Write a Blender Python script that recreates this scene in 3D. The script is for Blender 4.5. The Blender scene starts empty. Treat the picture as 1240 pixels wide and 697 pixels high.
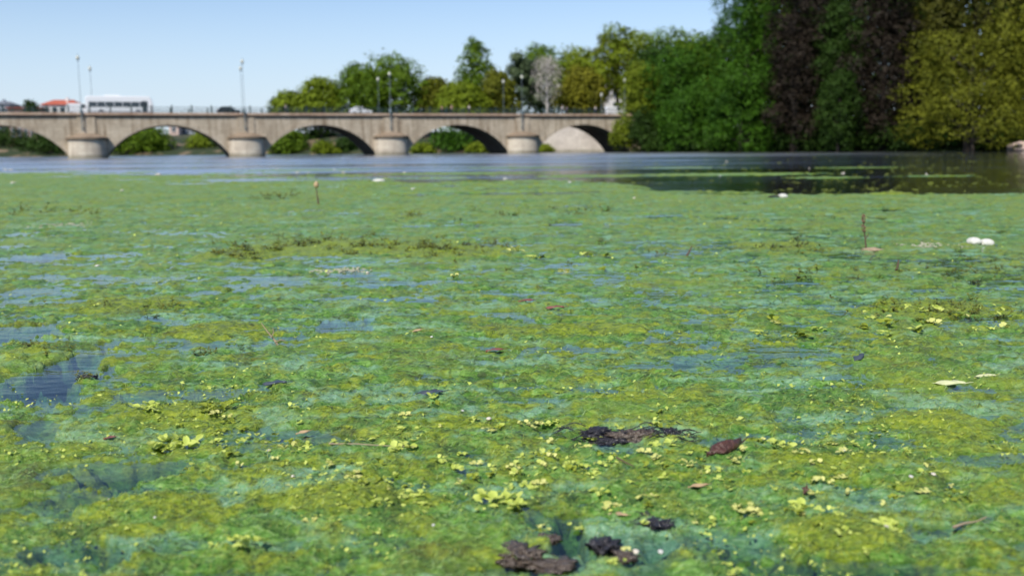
import bpy, bmesh, math, random
import numpy as np
from mathutils import Vector, Matrix, Euler

# ------------------------------------------------------------------ camera, sky, sun, exposure
SC = bpy.context.scene
COL = SC.collection
R = math.radians
FPX = 1240 * 35.0 / 36.0                 # focal length in pixels of the 1240 px photograph
CAM_H = 1.3
cam_d = bpy.data.cameras.new('camera')
cam_d.lens = 35.0
cam_d.sensor_width = 36.0
cam_d.clip_start = 0.1
cam_d.clip_end = 6000.0
cam_d.dof.use_dof = True
cam_d.dof.focus_distance = 6.0
cam_d.dof.aperture_fstop = 1.6
cam = bpy.data.objects.new('camera', cam_d)
COL.objects.link(cam)
cam.location = (0, 0, CAM_H)
CAM_ROT = (Matrix.Rotation(R(90 - 8.04), 3, 'X') @ Matrix.Rotation(R(-0.53), 3, 'Z'))
cam.rotation_euler = CAM_ROT.to_euler()
SC.camera = cam

SUN_EL, SUN_AZ = 48.0, 209.0             # azimuth clockwise from +Y (the view direction)
world = bpy.data.worlds.new('World')
SC.world = world
world.use_nodes = True
wn = world.node_tree
wn.nodes.clear()
w_out = wn.nodes.new('ShaderNodeOutputWorld')
w_bg = wn.nodes.new('ShaderNodeBackground')
w_sky = wn.nodes.new('ShaderNodeTexSky')
w_sky.sky_type = 'NISHITA'
w_sky.sun_disc = False
w_sky.sun_elevation = R(SUN_EL)
w_sky.sun_rotation = R(SUN_AZ)
w_sky.altitude = 200
w_sky.air_density = 1.0
w_sky.dust_density = 0.15
w_sky.ozone_density = 1.5
w_bg.inputs['Strength'].default_value = 0.12
# pale summer haze low in the sky, the same all round the horizon
w_tc = wn.nodes.new('ShaderNodeTexCoord')
w_sep = wn.nodes.new('ShaderNodeSeparateXYZ')
wn.links.new(w_tc.outputs['Generated'], w_sep.inputs[0])
w_mr = wn.nodes.new('ShaderNodeMapRange')
w_mr.interpolation_type = 'SMOOTHSTEP'
for i_, v_ in enumerate((-0.02, 0.20, 0.85, 0.0)):
    w_mr.inputs[i_ + 1].default_value = v_
wn.links.new(w_sep.outputs[2], w_mr.inputs[0])
w_tint = wn.nodes.new('ShaderNodeMix')
w_tint.data_type, w_tint.blend_type = 'RGBA', 'MULTIPLY'
w_tint.inputs[0].default_value = 1.0
wn.links.new(w_sky.outputs[0], w_tint.inputs[6])
w_tint.inputs[7].default_value = (0.93, 1.0, 1.13, 1)
w_mix = wn.nodes.new('ShaderNodeMix')
w_mix.data_type = 'RGBA'
wn.links.new(w_mr.outputs[0], w_mix.inputs[0])
wn.links.new(w_tint.outputs[2], w_mix.inputs[6])
w_mix.inputs[7].default_value = (5.3, 6.3, 7.7, 1)
wn.links.new(w_mix.outputs[2], w_bg.inputs[0])
wn.links.new(w_bg.outputs[0], w_out.inputs[0])

sun_d = bpy.data.lights.new('sun', 'SUN')
sun_d.energy = 5.0
sun_d.angle = R(0.5)
sun_d.color = (1.0, 0.94, 0.84)
sun = bpy.data.objects.new('sun', sun_d)
COL.objects.link(sun)
to_sun = Vector((math.sin(R(SUN_AZ)) * math.cos(R(SUN_EL)), math.cos(R(SUN_AZ)) * math.cos(R(SUN_EL)), math.sin(R(SUN_EL))))
sun.rotation_euler = to_sun.to_track_quat('Z', 'Y').to_euler()

SC.view_settings.view_transform = 'Standard'
SC.view_settings.look = 'None'
SC.view_settings.exposure = 0.0
SC.view_settings.gamma = 1.0
SC.view_settings.use_curve_mapping = False
SC.render.engine = 'CYCLES'
SC.cycles.use_denoising = True
SC.cycles.max_bounces = 8
SC.cycles.transparent_max_bounces = 12
SC.cycles.caustics_reflective = False
SC.cycles.caustics_refractive = False

rng = np.random.default_rng(7)
random.seed(7)


# ------------------------------------------------------------------ helpers
def ray(px, py):
    d = Vector(((px - 620.0) / FPX, -(py - 348.5) / FPX, -1.0))
    return CAM_ROT @ d


def ground(px, py, z=0.0):
    d = ray(px, py)
    t = (z - CAM_H) / d.z
    return Vector((d.x * t, d.y * t, z))


def at(px, py, Y):
    d = ray(px, py)
    t = Y / d.y
    return Vector((d.x * t, Y, CAM_H + d.z * t))


def tag(o, label=None, cat=None, group=None, kind=None):
    if label: o['label'] = label
    if cat: o['category'] = cat
    if group: o['group'] = group
    if kind: o['kind'] = kind
    return o


def link(name, me, m=None, parent=None):
    o = bpy.data.objects.new(name, me)
    COL.objects.link(o)
    if m is not None and not me.materials:
        for q in (m if isinstance(m, (list, tuple)) else [m]):
            me.materials.append(q)
    if parent is not None:
        o.parent = parent
    return o


def empty(name, loc=(0, 0, 0), rz=0.0):
    o = bpy.data.objects.new(name, None)
    o.empty_display_size = 0.1
    COL.objects.link(o)
    o.location = loc
    o.rotation_euler = (0, 0, rz)
    return o


def copy_tree(o, parent=None):
    c = o.copy()
    COL.objects.link(c)
    if parent is not None:
        c.parent = parent
    for ch in list(o.children):
        copy_tree(ch, c)
    return c


def np_mesh(name, V, F, attrs=None, smooth=False, mat_idx=None):
    V = np.asarray(V, np.float32)
    F = np.asarray(F, np.int32)
    k = F.shape[1]
    me = bpy.data.meshes.new(name)
    me.vertices.add(len(V))
    me.vertices.foreach_set('co', V.ravel())
    me.loops.add(F.size)
    me.loops.foreach_set('vertex_index', F.ravel())
    me.polygons.add(len(F))
    me.polygons.foreach_set('loop_start', np.arange(len(F), dtype=np.int32) * k)
    if mat_idx is not None:
        me.polygons.foreach_set('material_index', np.asarray(mat_idx, np.int32))
    if smooth:
        me.polygons.foreach_set('use_smooth', np.ones(len(F), bool))
    me.update(calc_edges=True)
    for a, v in (attrs or {}).items():
        at_ = me.attributes.new(a, 'FLOAT', 'POINT')
        at_.data.foreach_set('value', np.asarray(v, np.float32))
    return me


class MB:
    """collects simple shapes and links them as one mesh object"""
    def __init__(s):
        s.v, s.f = [], []

    def add(s, vs, fs):
        b = len(s.v)
        s.v += [tuple(q) for q in vs]
        s.f += [tuple(i + b for i in q) for q in fs]
        return s

    def box(s, x0, x1, y0, y1, z0, z1):
        return s.add([(x0, y0, z0), (x1, y0, z0), (x1, y1, z0), (x0, y1, z0), (x0, y0, z1), (x1, y0, z1), (x1, y1, z1), (x0, y1, z1)],
                     [(3, 2, 1, 0), (4, 5, 6, 7), (0, 1, 5, 4), (1, 2, 6, 5), (2, 3, 7, 6), (3, 0, 4, 7)])

    def tube(s, pts, radii, n=8, caps=True):
        pts = [Vector(p) for p in pts]
        if not isinstance(radii, (list, tuple)):
            radii = [radii] * len(pts)
        vs, fs = [], []
        u = None
        for i, p in enumerate(pts):
            t = (pts[min(i + 1, len(pts) - 1)] - pts[max(i - 1, 0)])
            t = t.normalized() if t.length > 1e-9 else Vector((0, 0, 1))
            if u is None:
                u = t.orthogonal().normalized()
            u = (u - t * u.dot(t)).normalized()
            w = t.cross(u)
            for k in range(n):
                a = 2 * math.pi * k / n
                vs.append(p + (u * math.cos(a) + w * math.sin(a)) * radii[i])
        for i in range(len(pts) - 1):
            for k in range(n):
                a, b = i * n + k, i * n + (k + 1) % n
                fs.append((a, b, b + n, a + n))
        if caps:
            fs.append(tuple(reversed(range(n))))
            fs.append(tuple(range((len(pts) - 1) * n, len(pts) * n)))
        return s.add(vs, fs)

    def lathe(s, prof, n=16, c=(0, 0, 0), sx=1.0, sy=1.0):
        vs, fs = [], []
        for r, z in prof:
            for k in range(n):
                a = 2 * math.pi * k / n
                vs.append((c[0] + r * math.cos(a) * sx, c[1] + r * math.sin(a) * sy, c[2] + z))
        for i in range(len(prof) - 1):
            for k in range(n):
                a, b = i * n + k, i * n + (k + 1) % n
                fs.append((a, b, b + n, a + n))
        fs.append(tuple(reversed(range(n))))
        fs.append(tuple(range((len(prof) - 1) * n, len(prof) * n)))
        return s.add(vs, fs)

    def prism(s, poly, y0, y1):
        """polygon in the x-z plane pushed along y"""
        n = len(poly)
        vs = [(x, y0, z) for x, z in poly] + [(x, y1, z) for x, z in poly]
        fs = [tuple(range(n)), tuple(reversed(range(n, 2 * n)))]
        fs += [(i, i + n, (i + 1) % n + n, (i + 1) % n) for i in range(n)]
        return s.add(vs, fs)

    def mesh(s, name, smooth=False):
        me = bpy.data.meshes.new(name)
        me.from_pydata(s.v, [], s.f)
        me.update()
        bm = bmesh.new()
        bm.from_mesh(me)
        bmesh.ops.recalc_face_normals(bm, faces=bm.faces)
        bm.to_mesh(me)
        bm.free()
        if smooth:
            me.polygons.foreach_set('use_smooth', [True] * len(me.polygons))
            me.set_sharp_from_angle(angle=R(40))
        return me

    def build(s, name, m, parent=None, smooth=False, bevel=0.0):
        o = link(name, s.mesh(name, smooth), m, parent)
        if bevel:
            md = o.modifiers.new('bevel', 'BEVEL')
            md.width = bevel
            md.segments = 2
            md.limit_method = 'ANGLE'
        return o


_perm = np.random.default_rng(11).permutation(1024)
_ang = np.random.default_rng(12).random(1024) * 2 * np.pi
_gx, _gy = np.cos(_ang), np.sin(_ang)


def pn(x, y, seed=0):
    x = np.asarray(x, float) + seed * 17.37
    y = np.asarray(y, float) + seed * 31.71
    xi, yi = np.floor(x).astype(int), np.floor(y).astype(int)
    xf, yf = x - xi, y - yi
    u = xf * xf * xf * (xf * (xf * 6 - 15) + 10)
    v = yf * yf * yf * (yf * (yf * 6 - 15) + 10)

    def g(ix, iy, dx, dy):
        h = _perm[(_perm[ix & 1023] + iy) & 1023]
        return _gx[h] * dx + _gy[h] * dy
    a, b = g(xi, yi, xf, yf), g(xi + 1, yi, xf - 1, yf)
    c, d = g(xi, yi + 1, xf, yf - 1), g(xi + 1, yi + 1, xf - 1, yf - 1)
    return (a + u * (b - a) + v * (c - a + u * (a - b - c + d))) * 1.45


def fbm(x, y, octs=4, seed=0, gain=0.5):
    s, amp, f, tot = 0, 1.0, 1.0, 0.0
    for o in range(octs):
        s = s + amp * pn(np.asarray(x) * f, np.asarray(y) * f, seed + o)
        tot += amp
        amp *= gain
        f *= 2.03
    return s / tot * 1.4


def sstep(a, b, x):
    t = np.clip((x - a) / (b - a), 0, 1)
    return t * t * (3 - 2 * t)


# ------------------------------------------------------------------ materials
class NT:
    def __init__(s, name):
        s.m = bpy.data.materials.new(name)
        s.m.use_nodes = True
        s.t = s.m.node_tree
        s.t.nodes.clear()
        s.out = s.n('ShaderNodeOutputMaterial')

    def n(s, typ, **kw):
        nd = s.t.nodes.new(typ)
        for k, v in kw.items():
            setattr(nd, k, v)
        return nd

    def l(s, a, b):
        s.t.links.new(a, b)

    def val(s, sock, v):
        if isinstance(v, bpy.types.NodeSocket):
            s.l(v, sock)
        else:
            sock.default_value = v

    def noise(s, scale, detail=3, rough=0.55, vec=None, stretch=None, dist=0.0):
        tc = s.n('ShaderNodeTexCoord')
        src = vec or tc.outputs['Object']
        if stretch:
            mp = s.n('ShaderNodeMapping')
            mp.inputs['Scale'].default_value = stretch
            s.l(src, mp.inputs[0])
            src = mp.outputs[0]
        nz = s.n('ShaderNodeTexNoise')
        s.l(src, nz.inputs['Vector'])
        nz.inputs['Scale'].default_value = scale
        nz.inputs['Detail'].default_value = detail
        nz.inputs['Roughness'].default_value = rough
        nz.inputs['Distortion'].default_value = dist
        return nz.outputs['Fac']

    def ramp(s, fac, stops):
        r = s.n('ShaderNodeValToRGB')
        while len(r.color_ramp.elements) < len(stops):
            r.color_ramp.elements.new(0.5)
        for e, (p, c) in zip(r.color_ramp.elements, stops):
            e.position = p
            e.color = tuple(c) + (1,) if len(c) == 3 else c
        s.l(fac, r.inputs[0])
        return r.outputs[0]

    def rng(s, fac, a, b, c=0.0, d=1.0):
        mr = s.n('ShaderNodeMapRange')
        s.l(fac, mr.inputs[0])
        for i, q in enumerate((a, b, c, d)):
            mr.inputs[i + 1].default_value = q
        return mr.outputs[0]

    def mix(s, fac, a, b, typ='MIX'):
        mx = s.n('ShaderNodeMix', data_type='RGBA', blend_type=typ)
        s.val(mx.inputs[0], fac)
        for sock, q in ((mx.inputs[6], a), (mx.inputs[7], b)):
            s.val(sock, q if isinstance(q, bpy.types.NodeSocket) else (tuple(q) + (1,) if len(q) == 3 else q))
        return mx.outputs[2]

    def math(s, op, a, b=0.0):
        nd = s.n('ShaderNodeMath', operation=op)
        s.val(nd.inputs[0], a)
        s.val(nd.inputs[1], b)
        return nd.outputs[0]

    def attr(s, name):
        return s.n('ShaderNodeAttribute', attribute_name=name).outputs['Fac']

    def bump(s, h, strength, dist):
        b = s.n('ShaderNodeBump')
        b.inputs['Strength'].default_value = strength
        b.inputs['Distance'].default_value = dist
        s.l(h, b.inputs['Height'])
        return b.outputs[0]

    def principled(s, col, rough=0.8, normal=None, metallic=0.0, spec=0.5, **kw):
        p = s.n('ShaderNodeBsdfPrincipled')
        s.val(p.inputs['Base Color'], col if isinstance(col, bpy.types.NodeSocket) else tuple(col) + (1,))
        s.val(p.inputs['Roughness'], rough)
        p.inputs['Metallic'].default_value = metallic
        p.inputs['Specular IOR Level'].default_value = spec
        if normal is not None:
            s.l(normal, p.inputs['Normal'])
        for k, v in kw.items():
            s.val(p.inputs[k.replace('_', ' ')], v)
        return p.outputs[0]

    def done(s, sh):
        s.l(sh, s.out.inputs['Surface'])
        return s.m


def mat_plain(name, col, rough=0.7, var=0.15, scale=3.0, metallic=0.0, spec=0.5, bump=0.0):
    t = NT(name)
    nz = t.noise(scale, 4)
    c = t.mix(nz, tuple(q * (1 - var) for q in col), tuple(min(1, q * (1 + var)) for q in col))
    nm = t.bump(nz, bump, 0.02) if bump else None
    return t.done(t.principled(c, rough, nm, metallic, spec))


def mat_leaf(name, col, col2, tint='tint', rough=0.6, trans=0.25, spec=0.15):
    t = NT(name)
    a = t.attr(tint)
    c = t.mix(a, col, col2)
    nz = t.noise(0.5, 2)
    c = t.mix(t.rng(nz, 0.35, 0.7), c, tuple(q * 1.25 for q in col2))
    p = t.principled(c, rough, spec=spec)
    tr = t.n('ShaderNodeBsdfTranslucent')
    t.l(c, tr.inputs[0])
    mx = t.n('ShaderNodeMixShader')
    mx.inputs[0].default_value = trans
    t.l(p, mx.inputs[1])
    t.l(tr.outputs[0], mx.inputs[2])
    return t.done(mx.outputs[0])


def mat_stone(name, c1, c2, stain, streak=1.0, rough=0.85):
    t = NT(name)
    big = t.noise(0.35, 4)
    fine = t.noise(6.0, 5, 0.65)
    st = t.noise(1.1, 4, 0.6, stretch=(1, 1, 0.12))
    c = t.mix(t.rng(big, 0.35, 0.65), c1, c2)
    c = t.mix(t.math('MULTIPLY', t.rng(st, 0.48, 0.72), 0.75 * streak), c, stain)
    # courses of blocks, too small to read singly from the river
    tcb = t.n('ShaderNodeTexCoord')
    sb = t.n('ShaderNodeSeparateXYZ')
    t.l(tcb.outputs['Object'], sb.inputs[0])
    cb = t.n('ShaderNodeCombineXYZ')
    t.l(sb.outputs[0], cb.inputs[0])
    t.l(sb.outputs[2], cb.inputs[1])
    bk = t.n('ShaderNodeTexBrick')
    t.l(cb.outputs[0], bk.inputs['Vector'])
    for k_, v_ in (('Scale', 1.0), ('Mortar Size', 0.03), ('Brick Width', 1.5), ('Row Height', 0.6), ('Bias', -0.2)):
        bk.inputs[k_].default_value = v_
    bk.inputs['Color1'].default_value = (0.62, 0.60, 0.58, 1)
    bk.inputs['Color2'].default_value = (0.42, 0.40, 0.38, 1)
    bk.inputs['Mortar'].default_value = (0.2, 0.19, 0.18, 1)
    c = t.mix(0.45, c, bk.outputs['Color'], 'OVERLAY')
    # old tide line and moss just above the water
    tc = t.n('ShaderNodeTexCoord')
    sp = t.n('ShaderNodeSeparateXYZ')
    t.l(tc.outputs['Object'], sp.inputs[0])
    tide = t.rng(t.math('ADD', sp.outputs[2], t.math('MULTIPLY', big, -0.8)), -0.3, 0.5, 1.0, 0.0)
    c = t.mix(t.math('MULTIPLY', tide, 0.7), c, (0.10, 0.10, 0.06))
    c = t.mix(0.35, c, t.ramp(fine, [(0.3, (0.35, 0.33, 0.3)), (0.7, (0.75, 0.73, 0.7))]), 'OVERLAY')
    return t.done(t.principled(c, rough, t.bump(fine, 0.3, 0.02), spec=0.3))


def mat_glass(name, col=(0.02, 0.03, 0.04)):
    t = NT(name)
    nz = t.noise(0.4, 2)
    return t.done(t.principled(t.mix(nz, col, tuple(q * 1.6 for q in col)), 0.06, spec=0.8))


M = {}
M['stone'] = mat_stone('bridge_stone', (0.50, 0.44, 0.35), (0.38, 0.325, 0.25), (0.19, 0.14, 0.09), 1.15)
M['stone_pier'] = mat_stone('pier_stone', (0.62, 0.56, 0.465), (0.52, 0.46, 0.38), (0.24, 0.20, 0.155), 0.7)
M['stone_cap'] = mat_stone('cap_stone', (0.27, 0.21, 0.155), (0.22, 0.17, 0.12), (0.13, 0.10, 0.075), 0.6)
M['cornice'] = mat_stone('cornice_stone', (0.52, 0.41, 0.32), (0.42, 0.29, 0.21), (0.22, 0.13, 0.09), 0.8)
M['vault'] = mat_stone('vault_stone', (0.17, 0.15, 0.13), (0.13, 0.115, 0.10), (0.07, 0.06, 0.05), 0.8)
M['quay'] = mat_stone('quay_stone', (0.50, 0.47, 0.43), (0.43, 0.40, 0.37), (0.33, 0.30, 0.27), 0.6)
M['iron'] = mat_plain('painted_iron', (0.022, 0.045, 0.04), 0.5, 0.2)
M['lamp_iron'] = mat_plain('lamp_iron', (0.17, 0.22, 0.24), 0.5, 0.2)
M['globe'] = mat_plain('lamp_globe', (0.62, 0.61, 0.50), 0.25, 0.05)
M['asphalt'] = mat_plain('asphalt', (0.05, 0.05, 0.052), 0.9, 0.2, 4)
M['white_paint'] = mat_plain('white_paint', (0.80, 0.81, 0.82), 0.3, 0.04)
M['bus_trim'] = mat_plain('bus_trim', (0.30, 0.32, 0.35), 0.5, 0.1)
M['dark_paint'] = mat_plain('dark_paint', (0.02, 0.022, 0.027), 0.25, 0.1)
M['glass'] = mat_glass('glass')
M['rubber'] = mat_plain('rubber', (0.02, 0.02, 0.02), 0.85, 0.1)
M['rim'] = mat_plain('wheel_rim', (0.45, 0.46, 0.48), 0.35, 0.1, metallic=0.8)
M['lampglass'] = mat_plain('head_lamp_glass', (0.75, 0.76, 0.74), 0.15, 0.05)
M['tail'] = mat_plain('tail_lamp_plastic', (0.35, 0.02, 0.02), 0.25, 0.1)
M['roof_red'] = mat_plain('red_roof_tile', (0.42, 0.10, 0.055), 0.8, 0.3, 2)
M['roof_grey'] = mat_plain('grey_roof', (0.14, 0.15, 0.17), 0.8, 0.2, 2)
M['plaster_white'] = mat_plain('white_plaster', (0.72, 0.70, 0.67), 0.85, 0.08, 0.6)
M['plaster_pink'] = mat_plain('pink_plaster', (0.62, 0.47, 0.40), 0.85, 0.1, 0.6)
M['plaster_grey'] = mat_plain('grey_plaster', (0.26, 0.29, 0.34), 0.85, 0.1, 0.6)
M['plaster_tan'] = mat_plain('pale_plaster', (0.55, 0.50, 0.43), 0.85, 0.12, 0.4)
M['bark'] = mat_plain('bark', (0.04, 0.031, 0.023), 0.9, 0.35, 2.5)
M['bark_pale'] = mat_plain('pale_bark', (0.44, 0.41, 0.37), 0.85, 0.15, 2)
M['skin'] = mat_plain('skin', (0.50, 0.30, 0.21), 0.6, 0.05)
M['hair'] = mat_plain('hair', (0.03, 0.02, 0.015), 0.6, 0.1)
M['denim'] = mat_plain('trouser_cloth', (0.05, 0.06, 0.10), 0.85, 0.1)
for nm_, c_ in (('white', (0.75, 0.74, 0.72)), ('tan', (0.50, 0.36, 0.26)), ('pink', (0.55, 0.28, 0.26)), ('grey', (0.3, 0.31, 0.33)), ('blue', (0.08, 0.16, 0.34))):
    M['shirt_' + nm_] = mat_plain('shirt_cloth_' + nm_, c_, 0.85, 0.08)
M['foam'] = mat_plain('white_foam', (0.60, 0.59, 0.54), 0.75, 0.25, 14, bump=0.5)
M['foam_old'] = mat_plain('weathered_foam', (0.66, 0.60, 0.50), 0.75, 0.15, 25, bump=0.2)
M['dry_wood'] = mat_plain('dry_wood', (0.33, 0.25, 0.165), 0.8, 0.3, 40, bump=0.3)
M['dark_stem'] = mat_plain('dark_stem', (0.10, 0.065, 0.04), 0.7, 0.3, 30)
M['seed_head'] = mat_plain('seed_head', (0.19, 0.11, 0.065), 0.8, 0.3, 40)
M['leaf_brown'] = mat_plain('rotten_leaf', (0.085, 0.036, 0.026), 0.35, 0.9, 45, bump=0.8)
M['leaf_red'] = mat_plain('reddish_leaf', (0.20, 0.07, 0.06), 0.55, 0.3, 30)
M['leaf_tan'] = mat_plain('tan_leaf', (0.45, 0.31, 0.17), 0.6, 0.3, 30)
M['leaf_pale'] = mat_plain('pale_leaf', (0.52, 0.54, 0.30), 0.6, 0.2, 30)
M['leaf_slate'] = mat_plain('slate_leaf', (0.05, 0.065, 0.085), 0.4, 0.3, 30)
M['weed_dark'] = mat_plain('dark_wet_weed', (0.032, 0.029, 0.034), 0.16, 0.75, 45, bump=1.0)
M['weed_brown'] = mat_plain('brown_wet_weed', (0.095, 0.072, 0.055), 0.22, 0.8, 40, bump=1.0)
M['scum'] = mat_plain('dry_scum', (0.42, 0.41, 0.30), 0.8, 0.25, 12)
M['sprig'] = mat_leaf('sprig_leaf', (0.075, 0.085, 0.016), (0.17, 0.17, 0.025), trans=0.2)
M['sprig_dark'] = mat_leaf('dark_sprig_leaf', (0.035, 0.045, 0.018), (0.085, 0.085, 0.022), trans=0.15)
M['lime'] = mat_leaf('lime_leaf', (0.42, 0.52, 0.08), (0.60, 0.67, 0.17), rough=0.45, trans=0.3)
M['lime_pale'] = mat_leaf('pale_lime_leaf', (0.52, 0.55, 0.14), (0.66, 0.65, 0.24), rough=0.5, trans=0.25)
M['lime_dull'] = mat_leaf('dull_lime_leaf', (0.20, 0.27, 0.03), (0.32, 0.37, 0.05), rough=0.5, trans=0.3)

# tree foliage
M['f_green'] = mat_leaf('green_foliage', (0.036, 0.085, 0.006), (0.120, 0.195, 0.011))
M['f_mid'] = mat_leaf('mid_green_foliage', (0.075, 0.120, 0.007), (0.18, 0.235, 0.014))
M['f_dark'] = mat_leaf('dark_green_foliage', (0.014, 0.036, 0.006), (0.034, 0.070, 0.009))
M['f_deep'] = mat_leaf('deep_green_foliage', (0.012, 0.045, 0.004), (0.052, 0.130, 0.008))
M['f_olive'] = mat_leaf('olive_foliage', (0.046, 0.062, 0.006), (0.160, 0.172, 0.014))
M['f_gold'] = mat_leaf('golden_foliage', (0.10, 0.108, 0.008), (0.20, 0.195, 0.016))
M['f_olive_shade'] = mat_leaf('shaded_olive_foliage', (0.026, 0.032, 0.005), (0.070, 0.072, 0.008))  # darker copy of the olive; shade behind lit boughs put into the colour
M['f_lime'] = mat_leaf('lime_foliage', (0.080, 0.125, 0.007), (0.17, 0.215, 0.014))
M['f_blue'] = mat_leaf('bluish_foliage', (0.050, 0.085, 0.04), (0.11, 0.15, 0.07))
M['f_copper'] = mat_leaf('copper_foliage', (0.009, 0.0065, 0.005), (0.026, 0.019, 0.012), trans=0.08)
M['f_silver'] = mat_leaf('silver_twigs', (0.34, 0.31, 0.27), (0.50, 0.46, 0.41), trans=0.1)

# ------------------------------------------------------------------ water, river bed
def mat_water():
    t = NT('river_water')
    n1 = t.noise(1.4, 3, 0.5, stretch=(0.55, 1.0, 1.0))
    n2 = t.noise(9.0, 3, 0.5, stretch=(0.7, 1.0, 1.0))
    calm = t.noise(0.11, 4, 0.6, stretch=(0.18, 1.0, 1.0))
    tc = t.n('ShaderNodeTexCoord')
    sp = t.n('ShaderNodeSeparateXYZ')
    t.l(tc.outputs['Object'], sp.inputs[0])
    # sheltered water near the weed, open rippled water towards the bridge
    far = t.rng(t.math('SUBTRACT', sp.outputs[1], t.math('MULTIPLY', sp.outputs[0], 1.5)), 30.0, 105.0, 0.14, 1.0)
    amp = t.math('MULTIPLY', t.rng(calm, 0.40, 0.62, 0.16, 1.0), far)
    glint = t.noise(0.35, 4, 0.6, stretch=(0.14, 1.0, 1.0))
    amp = t.math('ADD', amp, t.math('MULTIPLY', t.rng(glint, 0.56, 0.66), t.rng(sp.outputs[1], 26.0, 45.0, 0.0, 0.40)))
    near = t.rng(sp.outputs[1], 10.0, 60.0, 0.22, 0.03)
    h = t.math('MULTIPLY', t.math('ADD', n1, t.math('MULTIPLY', n2, 0.16)), near)
    nm = t.bump(h, 1.0, 0.2)
    fr = t.n('ShaderNodeFresnel')
    fr.inputs['IOR'].default_value = 1.333
    gl = t.n('ShaderNodeBsdfGlossy')
    # unresolved wind ripples: rougher where the water is open
    t.l(t.rng(amp, 0.0, 1.0, 0.06, 0.42), gl.inputs['Roughness'])
    gl.inputs['Color'].default_value = (0.96, 0.98, 1, 1)
    t.l(nm, gl.inputs['Normal'])
    tr = t.n('ShaderNodeBsdfTransparent')
    tr.inputs[0].default_value = (0.88, 0.94, 0.90, 1)
    mx = t.n('ShaderNodeMixShader')
    t.l(fr.outputs[0], mx.inputs[0])
    t.l(tr.outputs[0], mx.inputs[1])
    t.l(gl.outputs[0], mx.inputs[2])
    va = t.n('ShaderNodeVolumeAbsorption')      # turbid river water
    va.inputs['Color'].default_value = (0.30, 0.55, 0.58, 1)
    va.inputs['Density'].default_value = 3.2
    t.l(va.outputs[0], t.out.inputs['Volume'])
    return t.done(mx.outputs[0])


M['water'] = mat_water()
M['bed'] = mat_plain('river_bed_skylit', (0.12, 0.19, 0.24), 0.9, 0.3, 0.6)  # blue for turbid water, with reflected sky painted into the bed colour
tag(MB().box(-900, 900, -40, 1500, -1.2, 0).build('water', M['water']), kind='structure')
tag(link('river_bed', np_mesh('river_bed', [(-900, -40, -0.42), (900, -40, -0.42), (900, 1500, -0.42), (-900, 1500, -0.42)], [(0, 1, 2, 3)]), M['bed']), kind='structure')

# ------------------------------------------------------------------ algae mat
# open-water gaps, as (pixel centre, half width and half height in pixels on the photograph, depth in metres)
HOLES_PX = [(30, 468, 110, 19, .14), (88, 440, 36, 24, .13), (12, 404, 60, 13, .12), (425, 393, 36, 9, .09), (150, 572, 95, 15, .10),
            (100, 672, 80, 20, .13), (688, 642, 24, 34, .13), (745, 668, 60, 14, .07), (640, 690, 70, 10, .07), (690, 690, 30, 12, .09), (45, 312, 55, 6, .06), (70, 338, 70, 5, .05),
            (130, 308, 60, 5, .04), (330, 343, 90, 8, .035), (470, 345, 70, 6, .03), (590, 296, 75, 5, .05), (560, 273, 40, 4, .05),
            (680, 272, 34, 3, .06), (800, 355, 50, 5, .035), (960, 343, 60, 6, .035), (1060, 690, 150, 18, .13), (1000, 470, 70, 5, .04),
            (660, 325, 60, 4, .035), (880, 265, 70, 4, .05), (800, 262, 60, 4, .05), (1000, 262, 40, 3, .05), (40, 520, 40, 12, .05),
            (720, 425, 40, 5, .035), (860, 415, 60, 6, .03), (545, 355, 60, 5, .03), (620, 235, 120, 3, .05), (300, 218, 70, 3, .07),
            (330, 212, 50, 2.5, .08), (20, 285, 30, 8, .05), (1080, 255, 60, 3, .05), (700, 250, 70, 3, .04), (400, 255, 60, 3, .03),
            (1130, 640, 60, 8, .04), (900, 500, 60, 5, .03), (1190, 470, 50, 6, .03), (620, 470, 50, 4, .03), (330, 520, 50, 5, .03)]
HOLES = []
for hx, hy, hw, hh, hd in HOLES_PX:
    c = ground(hx, hy)
    w_ = (ground(hx + hw, hy) - ground(hx - hw, hy)).length / 2
    l_ = (ground(hx, hy - hh) - ground(hx, hy + hh)).length / 2
    HOLES.append((c.x, c.y, w_, l_, hd))
# mounds of raised olive growth (pixel centre, half sizes, height)
MOUNDS_PX = [(420, 300, 150, 12, .03), (300, 308, 50, 10, .035), (545, 305, 90, 10, .03), (150, 370, 80, 10, .025), (1130, 375, 110, 12, .03),
             (940, 300, 90, 8, .02), (690, 400, 120, 10, .02), (545, 425, 25, 7, .03), (495, 467, 22, 7, .03), (835, 482, 24, 8, .03),
             (715, 462, 28, 6, .03), (780, 398, 26, 6, .025), (120, 482, 26, 9, .035), (200, 505, 80, 14, .02), (170, 615, 130, 22, .03),
             (290, 400, 80, 12, .015), (1150, 520, 80, 18, .03), (1010, 650, 90, 18, .03), (420, 610, 90, 20, .025), (40, 430, 45, 9, .05),
             (1075, 234, 26, 2.2, .06), (560, 520, 60, 10, .015), (930, 420, 60, 8, .02), (240, 400, 70, 8, .02), (1000, 560, 100, 14, .02)]
MOUNDS = []
for hx, hy, hw, hh, hd in MOUNDS_PX:
    c = ground(hx, hy)
    w_ = (ground(hx + hw, hy) - ground(hx - hw, hy)).length / 2
    l_ = (ground(hx, hy - hh) - ground(hx, hy + hh)).length / 2
    MOUNDS.append((c.x, c.y, w_, l_, hd))
STRIPS = []
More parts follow.
